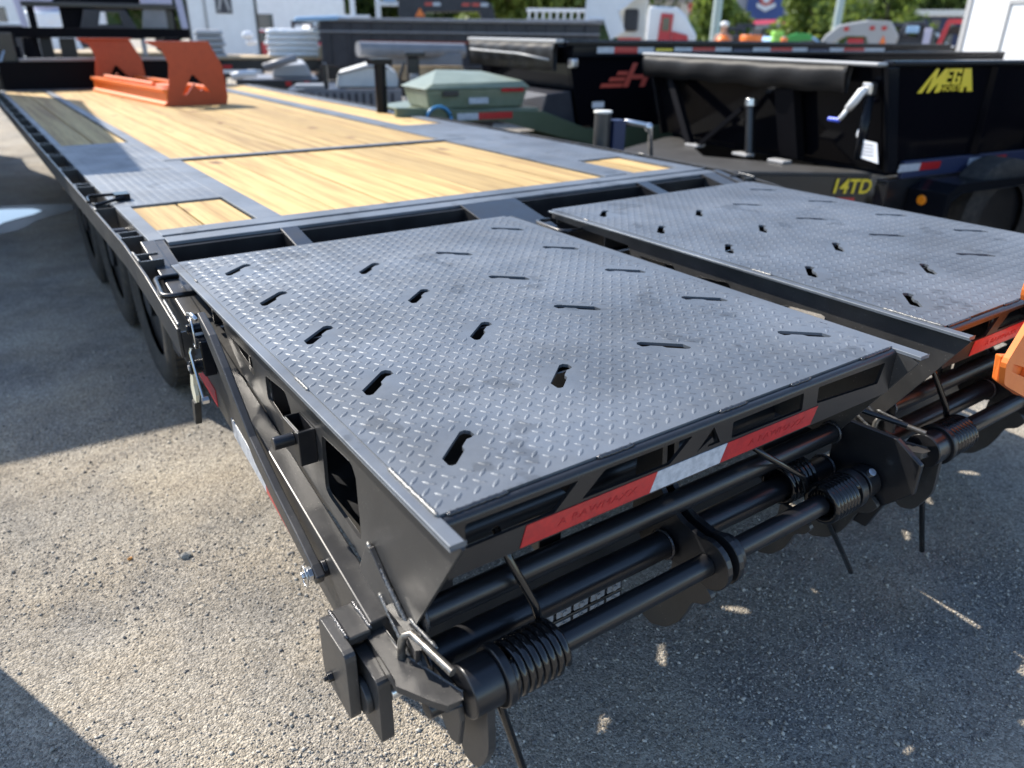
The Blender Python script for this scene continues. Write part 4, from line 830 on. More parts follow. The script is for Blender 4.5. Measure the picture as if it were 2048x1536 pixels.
part(A, 'jack_foot', 'lgrey', X(580), X(640), .0, .2, Z(178), Z(170))
b = MB(); b.cyl((X(712), .9, Z(102)), (X(962), 1.5, Z(106)), .09, 16); b.build('rolled_tarp', 'grey', A, smooth=30)
part(A, 'tarp_skirt', 'grey', X(735), X(955), 1.3, 1.34, Z(140), Z(112))
b = MB(); b.box(X(815), X(842), .3, .42, Z(206), Z(115)); b.build('pump_post', 'black', A, .02)
part(A, 'pump_box', 'lgrey', X(820), X(838), .24, .299, Z(175), Z(150)); part(A, 'pump_head', 'black', X(812), X(855), .25, .45, Z(114), Z(104))
b = MB(); b.tube([(X(810), .2, Z(125)), (X(800), .2, Z(150)), (X(795), .2, Z(185))], .02, 6); b.build('air_line', 'black', A)
part(A, 'body_wall', 'tan', X(790), X(960), 1.4, 1.5, Z(175), Z(141))
wheelset(A, (X(930), X(980)), .38, 1.7)

# low black trailer with red lights and a grey machine beyond the far edge of the deck
Bt = face_root('utility_trailer', 'low black trailer tongue with red tail lights and a small grey machine on it', 'trailer', 540, 11.5)
s = span(440, 640, 11.5)/200
def X(px): return (px-540)*s
def Z(py): return zr(540, py, 11.5)
part(Bt, 'frame_rail', 'black', X(462), X(632), 0, .08, Z(178), Z(160)); part(Bt, 'frame_rail', 'black', X(470), X(640), 1.4, 1.5, Z(178), Z(160))
part(Bt, 'deck', 'grey', X(470), X(632), .09, 1.39, Z(161), Z(158))
for a in (562, 600): part(Bt, 'tail_light', 'red', X(a), X(a+12), -.012, -.001, Z(172), Z(163), .003)
b = MB(); b.hull8([(X(535), .2, Z(157)), (X(622), .2, Z(157)), (X(622), .9, Z(157)), (X(535), .9, Z(157))], [(X(540), .2, Z(133)), (X(610), .2, Z(128)), (X(606), .8, Z(122)), (X(560), .8, Z(122))]); mc = b.build('machine_body', 'lgrey', Bt, .03)
b = MB(); b.tube([(X(520), .1, Z(136)), (X(560), .1, Z(124)), (X(590), .1, Z(116))], .05, 8); b.build('machine_arm', 'grey', mc, smooth=True)
b = MB(); b.tube([(X(455), -.1, Z(153)), (X(480), -.1, Z(147)), (X(505), -.1, Z(146))], .05, 8); b.build('hitch_lever', 'white', Bt, smooth=True)
wheelset(Bt, (X(600), X(680)), .36, 1.55)

# flat trailer with a pale board deck carrying wrapped bundles
Ft = face_root('flatbed_trailer', 'flatbed trailer with pale board deck and black frame carrying wrapped bundles', 'trailer', 540, 15)
s = span(440, 640, 15)/200
def X(px): return (px-540)*s
def Z(py): return zr(540, py, 15)
for k in range(7): part(Ft, 'deck_board', 'tan', X(398), X(672), .22*k, .22*k+.212, Z(119), Z(114), .004)
part(Ft, 'frame_rail', 'black', X(400), X(640), .05, .15, Z(140), Z(120)); part(Ft, 'frame_rail', 'black', X(400), X(640), 1.3, 1.4, Z(140), Z(120))
b = MB(); b.prism([(X(660), Z(120)), (X(680), Z(112)), (X(676), Z(92)), (X(640), Z(92)), (X(636), Z(118))], 'y', .1, 1.3); b.build('dovetail_panel', 'tan', Ft, .02)
part(Ft, 'tail_light', 'red', X(440), X(458), .03, .049, Z(137), Z(130)); wheelset(Ft, (X(560), X(640)), .36, -.2)
def bundle(px0, px1, py0, py1, d, label, c='wrap', n=5):
    p = W((px0+px1)/2, py1, d); az = math.atan2(p.y, p.x)-math.pi/2; wd = span(px0, px1, d); h = zr((px0+px1)/2, py0, d)-p.z
    o = thing('wrapped_bundle', label, 'bundle', tuple(p), az, 'wrapped bundles on the flatbed')
    for k in range(n):
        a = h*k/n; sh = random.uniform(-.03, .03); b = MB()
        b.hull8([(-wd/2+sh, 0, a+.002), (wd/2+sh, 0, a+.002), (wd/2+sh, 1.1, a+.002), (-wd/2+sh, 1.1, a+.002)], [(-wd/2+sh+.03, .04, a+h/n), (wd/2+sh-.03, .04, a+h/n), (wd/2+sh-.03, 1.0, a+h/n), (-wd/2+sh+.03, 1.0, a+h/n)])
        b.build('layer', c, o, .05)
bundle(533, 645, 57, 113, 15.2, 'white shrink-wrapped bundle, broadest of the stacks on the flatbed trailer')
bundle(393, 455, 59, 116, 15.1, 'grey squared bundle beside the orange cradle on the flatbed trailer', 'lgrey')
bundle(488, 514, 62, 90, 16.2, 'small white bundle between the two stacks on the flatbed trailer', 'white', 2)

# white enclosed trailers
def enclosed(name, label, px0, px1, d, ztop, dep, turn=0., sign=None, door=None):
    c = (px0+px1)/2; o = face_root(name, label, 'trailer', c, d, None, turn); wd = span(px0, px1, d)
    m = MB(); m.box(-wd/2, wd/2, 0, dep, .45, ztop); m.build('box_body', 'white', o, .03)
    for sx in (-1, 1):
        m = MB(); a = sx*(wd/2+.001); m.box(min(a, a+sx*.05), max(a, a+sx*.05), -.03, .08, .40, ztop+.03); m.build('corner_trim', 'black', o, .01)
    m = MB(); m.box(-wd/2-.05, wd/2+.05, -.04, dep, .36, .449); m.build('skirt', 'black', o, .01)
    small_wheel(o, -wd*.3, .05, .36, .2); small_wheel(o, wd*.3, .05, .36, .2)
    return o, wd
E1, wd = enclosed('enclosed_trailer', 'white enclosed trailer with a square black sign behind the wrapped bundles', 385, 518, 21, 3.1, 4)
s = wd/133
b = MB(); b.box((440-451)*s, (472-451)*s, -.03, -.001, zr(455, 27, 21), zr(455, 27, 21)+.9); sg = b.build('black_sign', 'ink', E1, .01)
b = MB(); zz = zr(455, 22, 21); b.prism([(-8*s, zz), (-3*s, zz), (5*s, zz+.35), (13*s, zz), (18*s, zz), (7*s, zz+.55), (3*s, zz+.55)], 'y', -.036, -.031); b.build('sign_mark', 'lgrey', sg)
b = MB(); b.box(-.4, -.34, -.03, -.001, .9, 2.6); b.build('door_seam', 'lgrey', E1)
p = W(1922, 80, 12.5); az = math.atan2(p.y, p.x)-math.pi/2
E2 = thing('enclosed_trailer', 'large white enclosed trailer with a grey-framed side door at the right edge', 'trailer', (p.x, p.y, 0), az-.80)
part(E2, 'box_body', 'white', 0, 5.2, 0, 2.3, .5, 3.1, .03); part(E2, 'skirt', 'black', -.04, 5.24, -.03, 2.33, .38, .499)
part(E2, 'corner_trim', 'lgrey', -.03, .05, -.02, -.0005, .5, 3.13, 0); part(E2, 'roof_trim', 'lgrey', .051, 5.2, -.02, -.0005, 3.02, 3.12, 0)
for a in (.62, 1.62): part(E2, 'door_frame', 'lgrey', a, a+.04, -.018, -.0005, .62, zr(2000, 8, 12), 0)
z = zr(2000, 8, 12); part(E2, 'door_frame', 'lgrey', .62, 1.66, -.018, -.0005, z+.001, z+.05, 0)
for x in (3.0, 3.8): small_wheel(E2, x, -.05, .36, .2)

# black gooseneck with upright ramps in front of our deck
Gs = face_root('equipment_trailer', 'black trailer with pale-edged ramps standing upright, parked beyond the front of the deck', 'trailer', 210, 12.2)
s = span(40, 390, 12.2)/350
def X(px): return (px-210)*s
def Z(py): return zr(210, py, 12.2)
for a0, a1, t0, t1 in ((56, 68, 36, 50), (374, 388, 358, 374)):
    b = MB(); b.hull8([(X(a0), 0, Z(56)), (X(a1), 0, Z(56)), (X(a1), .1, Z(56)), (X(a0), .1, Z(56))], [(X(t0), 0, 2.5), (X(t1), 0, 2.5), (X(t1), .1, 2.5), (X(t0), .1, 2.5)]); b.build('ramp_rail', 'lavender', Gs, .01)
for a0, a1 in ((60, 124), (296, 362)): part(Gs, 'ramp_rung', 'lavender', X(a0), X(a1), .0, .1, Z(6), Z(6)+.10)
part(Gs, 'cross_beam', 'black', X(58), X(390), .0, .14, Z(76), Z(57)); part(Gs, 'cross_beam', 'black', X(60), X(388), .01, .10, Z(16), Z(6)-.001)
part(Gs, 'upright', 'black', X(80), X(104), .15, .3, .5, Z(58)); part(Gs, 'upright', 'black', X(118), X(150), .15, .2, Z(130), Z(77)); part(Gs, 'upright', 'black', X(344), X(362), .15, .25, Z(58), 1.9)
b = MB(); b.prism([(X(160), Z(78)), (X(290), Z(78)), (X(262), Z(20)), (X(180), Z(20))], 'y', -.12, -.01, [[(X(204), Z(49)), (X(252), Z(49)), (X(248), Z(24)), (X(212), Z(24))]]); b.build('headboard_plate', 'dgrey', Gs, .01)
b = MB(); b.hull8([(X(292), .05, Z(55)), (X(345), .05, Z(55)), (X(345), .1, Z(55)), (X(292), .1, Z(55))], [(X(300), .05, Z(10)), (X(345), .05, Z(10)), (X(345), .1, Z(10)), (X(300), .1, Z(10))]); b.build('ramp_panel', 'grey', Gs)
b = MB(); b.prism([(X(70), Z(70)), (X(366), Z(70)), (X(366), Z(-8)), (X(70), Z(-8))], 'y', .16, .20, [[(X(84), Z(58)), (X(132), Z(58)), (X(132), Z(14)), (X(84), Z(14))], [(X(192), Z(52)), (X(262), Z(52)), (X(256), Z(20)), (X(200), Z(20))], [(X(272), Z(56)), (X(318), Z(56)), (X(300), Z(18)), (X(268), Z(18))]]); b.build('headboard_frame', 'matte', Gs, .006)
part(Gs, 'side_post', 'matte', X(52), X(78), .21, .32, Z(185), Z(70))
part(Gs, 'deck', 'tan', X(85), X(330), .3, 3.0, Z(113), Z(106)); part(Gs, 'frame_rail', 'black', X(60), X(400), .3, .4, .5, Z(114))
part(Gs, 'jack_post', 'lgrey', X(282), X(292), -.1, -.02, Z(112), Z(70)); wheelset(Gs, (X(100), X(340)), .38, .45)
b = MB(); b.ball((X(110), 1.6, Z(45)), .33, .8, .8, 1.3, 6, 9); b.ball((X(112), 1.6, Z(17)), .18); o = b.build('cover', 'white', Gs)
bpy.data.objects.remove(o)
PV = face_root('covered_pump', 'white wrapped bundle with pink top seen between the upright ramp rails', 'bundle', 106, 14.5)
b = MB(); b.hull8([(-.45, 0, .9), (.45, 0, .9), (.45, .7, .9), (-.45, .7, .9)], [(-.30, .1, zr(106, 22, 14.5)), (.25, .1, zr(106, 22, 14.5)), (.25, .6, zr(106, 22, 14.5)), (-.30, .6, zr(106, 22, 14.5))]); b.build('wrap', 'wrap', PV, .05, seg=3)
b = MB(); b.box(-.6, .6, .0, .8, 0, .899); b.build('crate_base', 'tan', PV, .01)
b = MB(); b.ball((.0, .3, zr(106, 16, 14.5)), .16, 1.2, 1, .7, 6, 9); b.build('pink_cap', 'lavender', PV, smooth=True)
# dark thing left of the gooseneck
LT = face_root('dump_trailer', 'dark grey dump trailer at the left edge beyond the deck front', 'trailer', -75, 20)
b = MB(); b.box(-2.2, 2.6, 0, 2.0, .6, zr(20, 66, 20)); b.build('side_wall', 'dgrey', LT, .02)
b = MB(); b.box(-2.3, 2.7, -.05, 2.05, zr(20, 66, 20)+.001, zr(20, 62, 13)+.05); b.build('top_rail', 'grey', LT, .02)
wheelset(LT, (-1., .6), .38, -.27)
LT2 = face_root('sedan_car', 'dark car with a pale roof edge far off at the left edge', 'car', 20, 22)
b = MB(); b.prism([(-2.0, .35), (2.0, .35), (2.1, .9), (1.2, 1.0), (.6, zr(20, 50, 22)), (-.8, zr(20, 50, 22)), (-1.5, .98), (-2.1, .9)], 'y', 0, 1.7); b.build('car_body', 'dgrey', LT2, .08, seg=3)
b = MB(); b.box(-.7, .5, .1, 1.6, zr(20, 50, 22)+.001, zr(20, 50, 22)+.05); b.build('roof_panel', 'white', LT2, .02)
wheelset(LT2, (-1.3, 1.3), .33, -.02, .2)

# large dark grey dump trailer across the back
Dg = face_root('dump_trailer', 'very long dark grey high-sided dump trailer with pale top rail across the back', 'trailer', 930, 14)
s = span(640, 1210, 14)/570
def X(px): return (px-930)*s
def Z(py): return zr(930, py, 14)
part(Dg, 'side_wall', 'dgrey', X(640), X(1205), 0, .08, Z(135), Z(46)); part(Dg, 'top_rail', 'grey', X(620), X(1210), -.06, .12, Z(46)+.001, Z(38), .02)
part(Dg, 'side_wall', 'dgrey', X(640), X(1205), 2.0, 2.08, Z(135), Z(46))
for k in range(14): part(Dg, 'stake', 'dgrey', X(655+k*40), X(660+k*40), -.05, -.001, Z(130), Z(48))
part(Dg, 'belt_rail', 'grey', X(640), X(1205), -.07, -.052, Z(68), Z(64)); part(Dg, 'stripe', 'rust', X(720), X(965), -.073, -.0705, Z(88), Z(83), 0)
part(Dg, 'frame_rail', 'black', X(630), X(1205), .1, .2, .4, Z(136)); wheelset(Dg, (X(1000), X(1060)), .4, -.3)
b = MB(); b.hull8([(X(590), -.1, Z(48)), (X(680), -.1, Z(44)), (X(680), 1.6, Z(44)), (X(590), 1.6, Z(48))], [(X(596), -.1, Z(38)), (X(680), -.1, Z(34)), (X(680), 1.6, Z(34)), (X(596), 1.6, Z(38))]); b.build('tarp_roll', 'skyblue', Dg, .03)

# black gooseneck arch with tape behind it
Gn = face_root('gooseneck_trailer', 'black gooseneck arch with red-white tape and an orange triangle above the dark dump trailer', 'trailer', 890, 17)
s = span(780, 1010, 17)/230
def X(px): return (px-890)*s
def Z(py): return zr(890, py, 17)
b = MB(); b.prism([(X(800), .8), (X(850), .8), (X(852), Z(25)), (X(960), Z(22)), (X(985), .8), (X(1015), .8), (X(985), Z(8)), (X(955), Z(-10)), (X(800), Z(-14))], 'y', 0, .3); b.build('neck_beam', 'dgrey', Gn, .02)
for k, (a, c_) in enumerate(((852, 'red'), (868, 'white_tape'), (925, 'red'), (945, 'red'), (962, 'white_tape'))): part(Gn, 'reflective_tape', c_, X(a), X(a+15), -.012, -.001, Z(12), Z(5), 0)
b = MB(); b.prism([(X(832), Z(34)), (X(852), Z(34)), (X(842), Z(16))], 'y', -.012, -.001); b.build('slow_triangle', 'orange2', Gn)
part(Gn, 'frame_rail', 'black', X(760), X(1015), .02, .28, .5, .799)
# white gantry stand
Ws = face_root('white_stand', 'white four-legged steel stand with a pale blue top, left of the black gooseneck arch', 'stand', 783, 18)
s = span(750, 815, 18)/65
for a in (-28, 18): part(Ws, 'leg', 'white', a*s, (a+9)*s, 0, .12, 0, zr(783, -20, 18)); part(Ws, 'leg', 'white', a*s, (a+9)*s, 1.0, 1.12, 0, zr(783, -20, 18))
part(Ws, 'cross_beam', 'white', -28*s, 27*s, -.02, .1, zr(783, 12, 18), zr(783, 2, 18)); part(Ws, 'blue_panel', 'skyblue', -12*s, 12*s, -.06, -.021, zr(783, 4, 18), zr(783, -14, 18))
b = MB(); b.cyl((0, .3, 1.1), (0, .5, 1.1), .35, 20); b.build('spool', 'grey', Ws, smooth=30)
part(Ws, 'side_post', 'white', -78*s, -68*s, 0, .12, 0, zr(783, -16, 18)); part(Ws, 'foot_beam', 'white', -90*s, -40*s, -.05, .1, 1.0, zr(730, 30, 18))

# line of pickups and campers far behind, left of centre
def vehicle(kind, label, px, d, L, c, seed=0, turn=0., grp=None):
    o = face_root(kind, label, {'pickup_truck': 'pickup', 'parked_car': 'car', 'camper_trailer': 'camper', 'semi_truck': 'truck'}[kind], px, d, grp, turn)
    h = L/2
    if kind == 'pickup_truck':
        b = MB(); b.prism([(-h, .5), (h, .5), (h, 1.0), (h*.55, 1.12), (h*.28, 1.8), (-h*.2, 1.82), (-h*.3, 1.15), (-h, 1.12)], 'y', 0, 1.9); b.build('truck_body', c, o, .06, seg=3)
        b = MB(); b.prism([(h*.47, 1.17), (h*.25, 1.7), (-h*.15, 1.72), (-h*.2, 1.17)], 'y', -.012, -.001); b.build('side_window', 'glass', o)
    elif kind == 'parked_car':
        b = MB(); b.prism([(-h, .4), (h, .4), (h, .85), (h*.5, .98), (h*.15, 1.42), (-h*.5, 1.42), (-h*.85, 1.0), (-h, .95)], 'y', 0, 1.75); b.build('car_body', c, o, .08, seg=3)
        b = MB(); b.prism([(h*.40, 1.0), (h*.12, 1.36), (-h*.45, 1.36), (-h*.7, 1.0)], 'y', -.012, -.001); b.build('side_window', 'glass', o)
    else:
        b = MB(); b.box(-h, h, 0, 2.3, .6, 2.9); b.build('camper_body', c, o, .2, seg=4)
        b = MB(); b.box(-h*.6, -h*.2, -.015, -.001, 1.5, 2.1); b.build('side_window', 'glass', o); b = MB(); b.box(h*.2, h*.6, -.015, -.001, 1.0, 1.5); b.build('side_stripe', 'crimson', o)
    small_wheel(o, -h*.62, -.02, .38, .22); small_wheel(o, h*.62, -.02, .38, .22); return o
vehicle('camper_trailer', 'white camper with red stripe, far behind the flatbed trailer', 575, 40, 5.5, 'white')
vehicle('pickup_truck', 'white pickup far behind, right of the striped camper', 655, 34, 5.2, 'white', turn=.2)
vehicle('parked_car', 'crimson car far behind below the striped camper', 560, 33, 4.2, 'crimson')
vehicle('parked_car', 'pale blue car far behind, left of the white stand', 695, 32, 4.0, 'skyblue')

# white truss trailer, white gooseneck, red and white tractor
Wt = face_root('ladder_trailer', 'white aluminium ladder-sided trailer above the dark grey dump trailer', 'trailer', 1110, 24)
s = span(1055, 1200, 24)/145
part(Wt, 'top_rail', 'white', -58*s, 80*s, 0, .1, zr(1110, 24, 24), zr(1110, 17, 24)); part(Wt, 'bottom_rail', 'lgrey', -58*s, 80*s, 0, .1, zr(1110, 44, 24), zr(1110, 38, 24))
for k in range(10): part(Wt, 'rung', 'white', (-55+k*14)*s, (-51+k*14)*s, .02, .08, zr(1110, 38, 24)+.001, zr(1110, 24, 24)-.001, 0)
part(Wt, 'frame_rail', 'grey', -58*s, 80*s, .3, .4, .6, .8); wheelset(Wt, (-20*s, 20*s), .4, .05)
Wg = face_root('gooseneck_trailer', 'bright white gooseneck trailer standing in front of the red tractor cab', 'trailer', 1215, 16)
s = span(1170, 1290, 16)/120
def X(px): return (px-1215)*s
def Z(py): return zr(1215, py, 16)
b = MB(); b.prism([(X(1172), Z(0)+.6), (X(1290), Z(0)+.6), (X(1290), Z(0)+.2), (X(1235), Z(22)), (X(1245), Z(60)), (X(1222), Z(75)), (X(1205), Z(40)), (X(1180), Z(38)), (X(1168), Z(44))], 'y', 0, .3); b.build('neck_beam', 'white', Wg, .03)
part(Wg, 'bulkhead', 'offwhite', X(1225), X(1290), .4, .5, Z(75), Z(0)+.5); part(Wg, 'black_winch', 'dgrey', X(1246), X(1275), .30, .39, Z(62), Z(16), .06)
part(Wg, 'light_cluster', 'logo_red', X(1236), X(1282), -.05, .0, Z(84), Z(74)); part(Wg, 'frame_rail', 'lgrey', X(1180), X(1300), .05, .2, .4, .7)
Tr = face_root('semi_truck', 'red and white tractor cab with upright exhaust facing right, behind the tape-railed dump trailer', 'truck', 1345, 18)
s = span(1290, 1395, 18)/105
def X(px): return (px-1345)*s
def Z(py): return zr(1345, py, 18)
b = MB(); b.prism([(X(1290), .6), (X(1388), .6), (X(1392), Z(70)), (X(1366), Z(30)), (X(1350), Z(15)), (X(1292), Z(12))], 'y', 0, 2.0); b.build('cab_body', 'white', Tr, .05, seg=3)
b = MB(); b.prism([(X(1314), Z(88)), (X(1340), Z(88)), (X(1343), Z(28)), (X(1318), Z(26))], 'y', -.03, -.001); b.build('door', 'crimson', Tr, .01)
b = MB(); b.box(X(1322), X(1336), -.045, -.031, Z(62), Z(36)); b.build('door_window', 'glass', Tr)
b = MB(); b.prism([(X(1341), Z(90)), (X(1378), Z(90)), (X(1374), Z(70)), (X(1342), Z(62))], 'y', -.05, -.031); b.build('fender', 'crimson', Tr, .02)
part(Tr, 'exhaust', 'steel', X(1282), X(1289), .1, .25, .8, 3.0); wheelset(Tr, (X(1305), X(1370)), .48, -.06, .3)
# poles
for px, d, lab in ((1428, 26, 'pale green lamp post between the tractor cab and the blue building'), (1668, 30, 'leaning-looking grey lamp post behind the grey gooseneck')):
    p = W(px, 80, d); o = thing('lamp_post', lab, 'lamp post', (p.x, p.y, 0), 0, 'lamp posts along the back of the lot')
    b = MB(); b.tube([(0, 0, 0), (0, 0, 4), (0, 0, 8.2)], [.15, .12, .08], 12); b.build('pole', 'pole', o, smooth=30); b = MB(); b.tube([(0, 0, 8.15), (.6, 0, 8.5), (1.5, 0, 8.6)], .05, 8); b.build('arm', 'pole', o, smooth=True)
    b = MB(); b.box(1.4, 2.0, -.12, .12, 8.5, 8.64); b.build('lamp_head', 'lgrey', o, .03); b = MB(); b.cyl((0, 0, 0), (0, 0, .5), .28, 16); b.build('footing', 'lgrey', o, .02)
# buildings
def building(label, px0, px1, d, h, c, dep=10, roof='lgrey', name='building', z0=0):
    o = face_root(name, label, 'building', (px0+px1)/2, d); wd = span(px0, px1, d)
    b = MB(); b.box(-wd/2, wd/2, 0, dep, 0, h); b.build('wall', c, o); b = MB(); b.box(-wd/2-.2, wd/2+.2, -.2, dep, h+.001, h+.35); b.build('roof', roof, o); return o, wd
BB, wd = building('blue and grey hall with a round red and white emblem over red awnings', 1462, 1592, 62, 8, 'lgrey')
s = wd/130
b = MB(); b.box((1485-1527)*s, (1558-1527)*s, -.3, -.001, zr(1520, 38, 62), 7.5); bp = b.build('blue_front', 'blue', BB)
zc = zr(1522, -2, 62)
b = MB(); b.pipe((-5*s, -.42, zc), (-5*s, -.305, zc), 17*s*.8, 10*s*.8, 28); b.build('emblem_ring', 'logo_red', bp, smooth=30)
b = MB(); b.cyl((-5*s, -.40, zc), (-5*s, -.306, zc), 9.5*s*.8, 24); b.build('emblem_disc', 'white', bp, smooth=30)
b = MB(); b.prism([(-23*s, zr(1520, 14, 62)), (-5*s, zr(1520, 24, 62)), (14*s, zr(1520, 14, 62)), (14*s, zr(1520, 6, 62)), (-5*s, zr(1520, 13, 62)), (-23*s, zr(1520, 6, 62))], 'y', -.47, -.43); b.build('emblem_scroll', 'white', bp)
AW = face_root('awning', 'long crimson canopy on posts in front of the blue hall', 'canopy', 1540, 52); s = span(1480, 1602, 52)/122
b = MB(); b.hull8([(-58*s, 0, zr(1540, 50, 52)), (62*s, 0, zr(1540, 44, 52)), (62*s, 3, zr(1540, 44, 52)), (-58*s, 3, zr(1540, 50, 52))], [(-58*s, .5, zr(1540, 44, 52)), (62*s, .5, zr(1540, 37, 52)), (62*s, 3, zr(1540, 34, 52)), (-58*s, 3, zr(1540, 40, 52))]); b.build('canopy_sheet', 'crimson', AW)
for k in range(5): part(AW, 'post', 'dgrey', (-50+k*26)*s, (-49+k*26)*s, .2, .4, 0, zr(1540, 50, 52), 0)
building('low tan building behind the tractor cab', 1375, 1432, 58, zr(1400, 18, 58), 'tan', 10, 'logo_red'); 
building('grey-roofed building far behind the white gooseneck', 1290, 1372, 75, zr(1330, 4, 75), 'offwhite', 10, 'lgrey')
NB, wd = building('navy fronted shop with a white roof edge and small white lettering', 1788, 1945, 55, zr(1850, 33, 55), 'navy', 12, 'white'); s = wd/157
b = MB(); b.box(-wd/2-.1, wd/2+.1, -.4, -.001, zr(1850, 31, 55), zr(1850, 20, 55)); b.build('fascia', 'offwhite', NB); text('STORE', .001, 'x', 'white', NB, Matrix()) if 0 else None
for a in (-40, -10, 20): 
    b = MB(); b.box(a*s, (a+16)*s, -.05, -.001, .6, 2.4); b.build('window', 'glass', NB)
b = MB(); b.box(-45*s, 40*s, -.06, -.002, zr(1850, 75, 55)-.6, .59) if 0 else None
SG = face_root('shop_sign', 'tall sign on pale blue posts with two white panels', 'sign', 1705, 40); s = span(1680, 1740, 40)/60
part(SG, 'post', 'skyblue', -16*s, -8*s, 0, .25, 0, 6.5); part(SG, 'sign_panel', 'lavender', -6*s, 30*s, 0, .2, zr(1710, 12, 40), 6.3); part(SG, 'sign_panel', 'white', -4*s, 18*s, -.02, .18, zr(1710, 34, 40), zr(1710, 14, 40)); part(SG, 'post', 'skyblue', 22*s, 28*s, .02, .2, 0, zr(1710, 12, 40)-.001)
# grey gooseneck with red tape, red gooseneck frame, machines
Gg = face_root('gooseneck_trailer', 'grey gooseneck arch with red tape squares and an orange flame triangle', 'trailer', 1715, 15)
s = span(1630, 1790, 15)/160
def X(px): return (px-1715)*s
def Z(py): return zr(1715, py, 15)
b = MB(); b.prism([(X(1634), Z(100)), (X(1650), Z(100)), (X(1690), Z(72)), (X(1730), Z(72)), (X(1742), Z(100)), (X(1790), Z(100)), (X(1796), Z(72)), (X(1775), Z(42)), (X(1725), Z(40)), (X(1672), Z(50)), (X(1648), Z(72))], 'y', 0, .35); b.build('neck_beam', 'lgrey', Gg, .03)
for a, y in ((1684, 56), (1735, 54), (1758, 54)): part(Gg, 'reflective_tape', 'red', X(a), X(a+10), -.012, -.001, Z(y+6), Z(y-2), 0)
b = MB(); b.prism([(X(1757), Z(90)), (X(1773), Z(90)), (X(1765), Z(70))], 'y', -.012, -.001); b.build('slow_triangle', 'orange2', Gg)
part(Gg, 'hydraulic_box', 'crimson', X(1695), X(1728), .05, .3, Z(98), Z(76)); part(Gg, 'frame_rail', 'grey', X(1640), X(1900), .0, .1, Z(108), Z(101)); part(Gg, 'frame_rail', 'grey', X(1640), X(1900), 1.8, 1.9, .5, .7)
Rg = face_root('roll_frame', 'red square steel frame round a black tyre in front of the white enclosed trailer', 'frame', 1917, 13)
s = span(1870, 1962, 13)/92
def X(px): return (px-1917)*s
def Z(py): return zr(1917, py, 13)
for a0, a1 in ((1876, 1890), (1952, 1944)):
    b = MB(); b.tube([(X(a0), 0, Z(104)), (X(a1), 0, Z(42))], .045, 4); b.build('upright', 'crimson', Rg)
b = MB(); b.tube([(X(1887), 0, Z(43)), (X(1957), 0, Z(43))], .045, 4); b.build('cross_bar', 'crimson', Rg); b = MB(); b.tube([(X(1952), 0, Z(104)), (X(1960), 0, Z(42))], .04, 4); b.build('upright', 'crimson', Rg)
part(Rg, 'floor_frame', 'grey', X(1870), X(1960), -.1, 1.2, Z(108), Z(104)); part(Rg, 'stand_leg', 'grey', X(1875), X(1880), 0, .1, 0, Z(108)-.001, 0); part(Rg, 'stand_leg', 'grey', X(1950), X(1955), 0, .1, 0, Z(108)-.001, 0)
b = MB(); b.pipe((X(1905), .2, Z(82)), (X(1905), .55, Z(82)), .19, .09, 20); b.build('tyre', 'rubber', Rg, smooth=30)
MC = face_root('skid_steer', 'dark machine with blue and white panels between the grey gooseneck and the red frame', 'machine', 1830, 15)
s = span(1790, 1870, 15)/80
def X(px): return (px-1830)*s
def Z(py): return zr(1830, py, 15)
b = MB(); b.prism([(X(1792), Z(100)), (X(1868), Z(100)), (X(1864), Z(60)), (X(1842), Z(42)), (X(1805), Z(44)), (X(1796), Z(62))], 'y', .1, 1.5, [[(X(1806), Z(72)), (X(1830), Z(72)), (X(1828), Z(52)), (X(1810), Z(52))]]); b.build('machine_body', 'dgrey', MC, .03)
part(MC, 'blue_panel', 'skyblue', X(1808), X(1834), .0, .099, Z(66), Z(52)); part(MC, 'grey_panel', 'lavender', X(1845), X(1860), .0, .099, Z(90), Z(56)); wheelset(MC, (X(1805), X(1855)), .4, -.1, .2)
# items on the lot between: green mower deck, light car, orange drum, lime bin, people
vehicle('parked_car', 'pale blue car with white bonnet beyond the green machine', 1612, 26, 3.6, 'skyblue', turn=.3)
GM = face_root('mower', 'green mowing machine with a long sloping deck beside the lime bin', 'mower', 1590, 24); s = span(1550, 1630, 24)/80
b = MB(); b.prism([(-25*s, zr(1590, 86, 24)), (35*s, zr(1590, 80, 24)), (32*s, zr(1590, 68, 24)), (0, zr(1590, 66, 24)), (-22*s, zr(1590, 74, 24))], 'y', 0, 1.2); b.build('mower_deck', 'green', GM, .04); part(GM, 'underframe', 'dgrey', -20*s, 30*s, .1, 1.1, .4, .9); wheelset(GM, (-12*s, 22*s), .4, -.05)
def drum(label, px, d, py0, c, r):
    p = W(px, 80, d); h = zr(px, py0, d); o = thing('barrel', label, 'barrel', (p.x, p.y, 0)); b = MB(); b.cyl((0, 0, 0), (0, 0, h*.9), r, 18); b.build('barrel_body', c, o, .03, smooth=30); b = MB(); b.cyl((0, 0, h*.9+.001), (0, 0, h), r*1.06, 18); b.build('barrel_lid', c, o, .02, smooth=30)
drum('lime green barrel left of the green mowing machine', 1553, 24, 62, 'lime', .16)
drum('wide orange barrel in front of the dark canopy', 1502, 22, 70, 'orange2', .26)
drum('narrow orange barrel between the lime barrel and the green machine', 1568, 23, 75, 'orange2', .08)
for px, d, L, c, lab in ((1470, 36, 2.6, 'dgrey', 'dark utility car under the canopy, left of the orange barrel'), (1530, 40, 3.4, 'dgrey', 'dark car under the right half of the canopy'), (1500, 44, 3., 'lgrey', 'pale grey car deep under the canopy')): vehicle('parked_car', lab, px, d, L, c)

